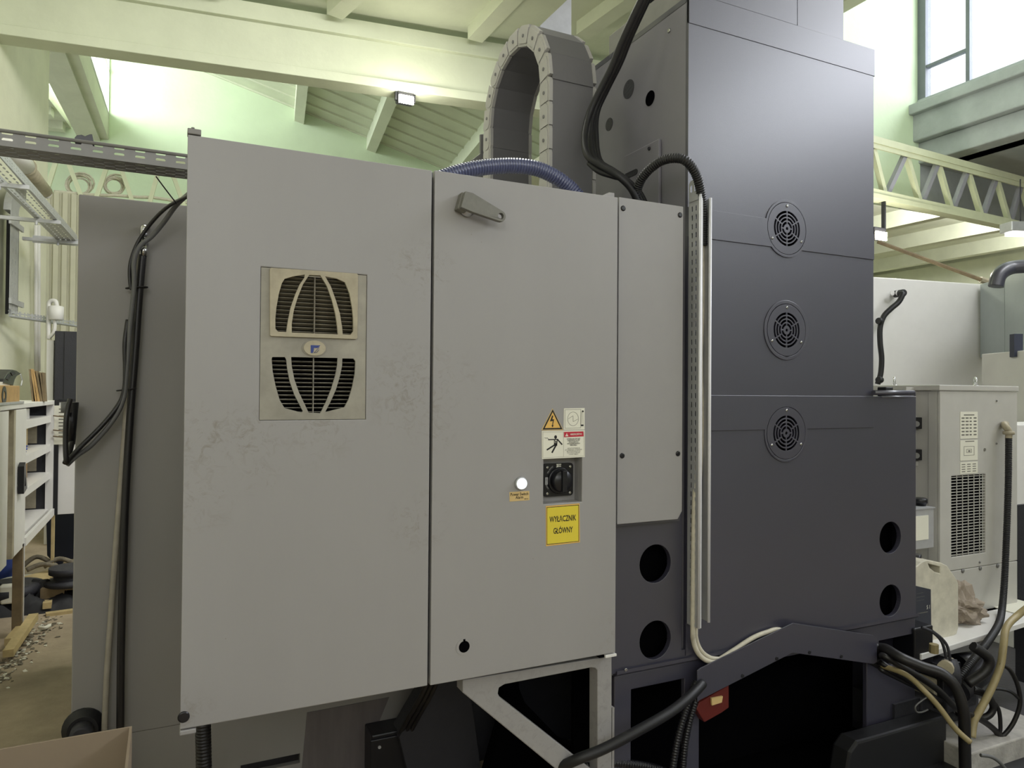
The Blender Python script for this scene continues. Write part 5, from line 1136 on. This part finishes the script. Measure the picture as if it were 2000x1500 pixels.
# crumpled paper
cpb = B(); pc = PZ(1908, 1222, zt3); random.seed(3)
bmesh.ops.create_icosphere(cpb.bm, subdivisions=4, radius=1)
for v in cpb.bm.verts:
    n = v.co.normalized(); f_ = .84+.2*sin(n.x*7+n.y*3)*cos(n.z*6+1)+.07*sin(n.x*19+n.z*13)*cos(n.y*17)+random.uniform(-.035, .035)
    v.co = V((n.x*.135*f_*(1.15 if n.z < 0 else 1)+(.0 if n.z < .3 else -.03), n.y*.1*f_, max(n.z*.1*f_, -.055)+.06+(.04 if n.z > .8 else 0))) + V((pc.x, pc.y+.08, zt3-.004))
cpb.mi(m_paper); cpb.make('crumpled_paper', label='crumpled brown paper ball on the white table beside the jerrican', cat='paper', kind='thing')
pw = PZ(1985, 1200, zt3); B().obox(pw+UZ*.001, V((.25, -.03, 0)), V((.02, .2, 0)), UZ*.004, m_stick).make('paper_sheet', label='white paper sheet on the table behind the yellowed hose', cat='paper', kind='thing')
# pump group under the table
pg = thing('pump_unit', PD(1850, 1400, 3.0), 'cluttered dark pump and motor with fittings under the white table', 'pump')
def dd_(x, y, d): return PD(x, y, d)
B().cyl(dd_(1868, 1306, 3.15), dd_(1916, 1296, 3.25), .06, m_black, 20).make('motor', pg)
B().cyl(dd_(1930, 1300, 3.1), dd_(1872, 1348, 3.0), .048, m_cast, 16).make('filter_body', pg)
B().cyl(dd_(1824, 1275, 2.95), dd_(1824, 1258, 2.95), .018, m_yhose, 8).make('brass_nut', pg, label='brass hexagon nut')
B().lathe(dd_(1845, 1312, 2.95), V((.6, -.7, .1)), [(.05, 0), (.055, .02), (.05, .05), (.03, .055)], m_cast).make('flange', pg)
B().cyl(dd_(1846, 1306, 2.9), dd_(1856, 1298, 3.0), .03, m_cream, 12).make('clamp_ring', pg)
for k, (x, y, w_, h_, mm) in enumerate(((1832, 1350, .05, .1, m_cream), (1860, 1330, .12, .14, m_black), (1805, 1262, .12, .16, m_black), (1880, 1372, .2, .06, m_cast), (1815, 1375, .1, .06, m_cast))):
    P = dd_(x, y, 3.0); box(P.x-w_/2, P.x+w_/2, P.y, P.y+.1, P.z-h_/2, P.z+h_/2, mm).make('fitting_block', pg, bevel=.006)
for k, l in enumerate(([(1800, 1225), (1822, 1235), (1840, 1255), (1848, 1285)], [(1820, 1232), (1838, 1246), (1850, 1262), (1856, 1290)], [(1900, 1262), (1930, 1285), (1925, 1310), (1890, 1335)])):
    B().tube([dd_(x, y, 2.92) for x, y in l], .006 if k < 2 else .02, m_cast if k < 2 else m_hose, 8).make('pipe', pg)
box(dd_(1840, 1420, 3.05).x-.3, dd_(1840, 1420, 3.05).x+.25, dd_(1840, 1420, 3.05).y, dd_(1840, 1420, 3.05).y+.2, 0.1, .24, m_cast).make('pump_base', pg)
tubething('wire_hook', [PY(x, y, 1.9) for x, y in ((1812, 1360), (1789, 1378), (1790, 1390), (1800, 1391), (1812, 1386))], .0035, m_tray, 'bent wire hook beside the column foot', 'hook', 6)
# pale slab
sA, sB = PZ(1896, 1472, .09), PZ(2060, 1420, .09); dv = (sB-sA); bk = V((-dv.y, dv.x, 0)).normalized()
sA2 = PZ(1862, 1455, .09)
B().prism([V((sA.x, sA.y, 0)), V((sB.x, sB.y, 0)), V((sB.x, sB.y, 0))+bk*1.6, V((sA2.x, sA2.y, 0))+bk*1.2, V((sA2.x, sA2.y, 0))], UZ*.09, m_slab).make('plinth_slab', label='pale concrete plinth slab on the floor at the photo corner', cat='slab', kind='thing', bevel=.006)
dm = PZ(1900, 1500, .0); B().box(1.7, 3.6, .9, 1.9, 0, .006, m_dark).make('rubber_mat', label='black oily mat on the floor before the column foot', cat='mat', kind='thing')

# ---------------- background machines, right
wm = thing('white_machine', PD(1810, 900, 6.2), 'tall white machine casing behind the column with one cable down its face', 'machine')
d0, d1 = 5.9, 6.35
L0, L1 = PD(1640, 536, d0), PD(1920, 555, d1); ztw = (L0.z+L1.z)/2; L0.z = L1.z = 0; u_ = L1-L0; n_ = V((-u_.y, u_.x, 0)).normalized()
B().obox(L0, u_, n_*.9, UZ*ztw, m_white).make('casing', wm, bevel=.01)
for x in (1739, 1749): c = PD(x, 573, 6.0)-n_*.02; B().lathe(c, -n_, [(.022, 0), (.022, .004)], m_white, 18).make('blank_plug', wm)
c = PD(1758, 573, 5.98); B().lathe(c, -n_, [(.03, -.05), (.03, .04), (.022, .05)], m_dark, 14).make('cable_gland', wm)
tubething('machine_cable', [PD(x, y, d) for x, y, d in ((1758, 573, 5.93), (1763, 575, 5.9), (1755, 590, 5.9), (1740, 603, 5.9), (1726, 618, 5.9), (1719, 640, 5.9), (1719, 670, 5.9), (1722, 700, 5.9), (1720, 730, 5.9), (1714, 750, 5.9))], .022, m_dark, 'black cable curving down the white machine casing', 'cable', 10)
for y in (627, 742): B().lathe(PD(1718, y, 5.88), V((1, 0, 0)), [(.026, -.02), (.03, 0), (.026, .02)], m_dark, 10).make('cable_clip', wm)
gm = thing('grey_machine', PD(1960, 700, 5.5), 'grey-green machine enclosure with a pale lower part and a black handle strip', 'machine')
q0, q1 = PD(1914, 555, 6.3), PD(1962, 541, 5.95); q2 = PD(2060, 515, 5.2)
zt_a = q0.z
def pan(A, Q, z0, z1, mm, name, off=.1, lab=None): A = V((A.x, A.y, z0)); Q = V((Q.x, Q.y, z0)); u = Q-A; n = V((-u.y, u.x, 0)).normalized(); n = n if n.x > 0 else -n; return B().obox(A, u, n*off, UZ*(z1-z0), mm).make(name, gm, bevel=.006, label=lab)
zs = PD(1940, 697, 6.1).z
pan(q0, q1, zs, zt_a, m_greygreen, 'side_panel'); pan(q1, q2, zs, zt_a+.03, m_greygreen, 'side_panel')
f0, f1 = PD(1917, 697, 5.7), PD(2060, 700, 4.9); pan(f0, f1, .0, zs, m_white, 'lower_casing', .3, 'pale lower casing')
a = PD(1981, 697, 5.3); B().obox(PD(1981, 697, 5.28), V((.055, -.03, 0)), V((.03, .05, 0)), UZ*(.17), m_navy).make('handle_strip', gm)
lw_ = thing('white_locker', PD(1995, 900, 4.6), 'low white cabinet seen past the chiller edge', 'cabinet')
P = PD(1990, 985, 4.3); box(P.x-.05, P.x+.6, P.y, P.y+.3, 0, PD(1990, 826, 4.6).z, m_white).make('body', lw_, bevel=.006)
box(P.x-.05, P.x+.6, P.y-.02, P.y, 0, P.z, m_cast).make('lower_front', lw_)
ah = [PD(1965+58*cos(a)*.55-0, 0, 1) for a in (0,)]
arcp = [PD(1988-46*cos(a), 552-36*sin(a), 5.6) for a in [pi*k/9*.62 for k in range(10)]]
tubething('cable_chain', [PD(1945, 560, 5.6), PD(1950, 540, 5.6), PD(1962, 528, 5.6), PD(1980, 522, 5.6), PD(2010, 520, 5.55)], .055, m_column, 'dark cable chain arching over the grey machine at the photo edge', 'cable chain', 8)
bm_ = thing('jib_bar', PD(1830, 500, 8), 'thin dark bar slanting from the floodlight down to the grey machine', 'bar')
B().cyl(PD(1714, 472, 6.6), PD(1915, 546, 6.4), .018, m_wood2, 8).make('bar', bm_)
B().cyl(PD(1915, 546, 6.4), PD(1942, 554, 6.4), .03, m_cream, 8).make('sleeve', bm_)
# lamps
def flood(px, py, fd, label, pw, up):
    c = PD(px, py, fd); t = thing('floodlight', c, label, 'lamp')
    box(c.x-.09, c.x+.09, c.y-.04, c.y+.06, c.z-.02, c.z+.10, m_cast).make('housing', t, bevel=.01)
    B().box(c.x-.08, c.x+.08, c.y-.055, c.y-.041, c.z-.035, c.z+.05, m_lamp).make('lens', t)
    B().box(c.x-.11, c.x-.09, c.y-.02, c.y+.02, c.z, c.z+up, m_cast).box(c.x+.09, c.x+.11, c.y-.02, c.y+.02, c.z, c.z+up, m_cast).box(c.x-.11, c.x+.11, c.y-.02, c.y+.02, c.z+up, c.z+up+.02, m_cast).make('yoke', t)
    point('floodlight_glow', (c.x, c.y-.3, c.z-.15), pw, (1, .97, .82), .12)
flood(791, 199, 7.63, 'bright floodlight hanging under the big green cross girder', 18, .10)
flood(1713, 464, 7.42, 'small bright floodlight peeping past the column edge under the far ceiling', 30, .43)
lf = thing('strip_light', PD(2000, 452, 7.4), 'white fluorescent strip light below the lattice girder', 'lamp')
P = PD(1976, 450, 7.4); B().obox(P, V((1.3, -.5, .0)), V((.06, .16, 0)), UZ*.10, m_zinc).make('housing', lf, bevel=.01)
B().obox(P+V((.05, .02, -.03)), V((1.2, -.46, 0)), V((.04, .1, 0)), UZ*.03, m_tube).make('tube', lf)
B().cyl(P+V((.15, 0, .1)), P+V((.15, 0, .55)), .006, m_cast, 6).make('hanger', lf)
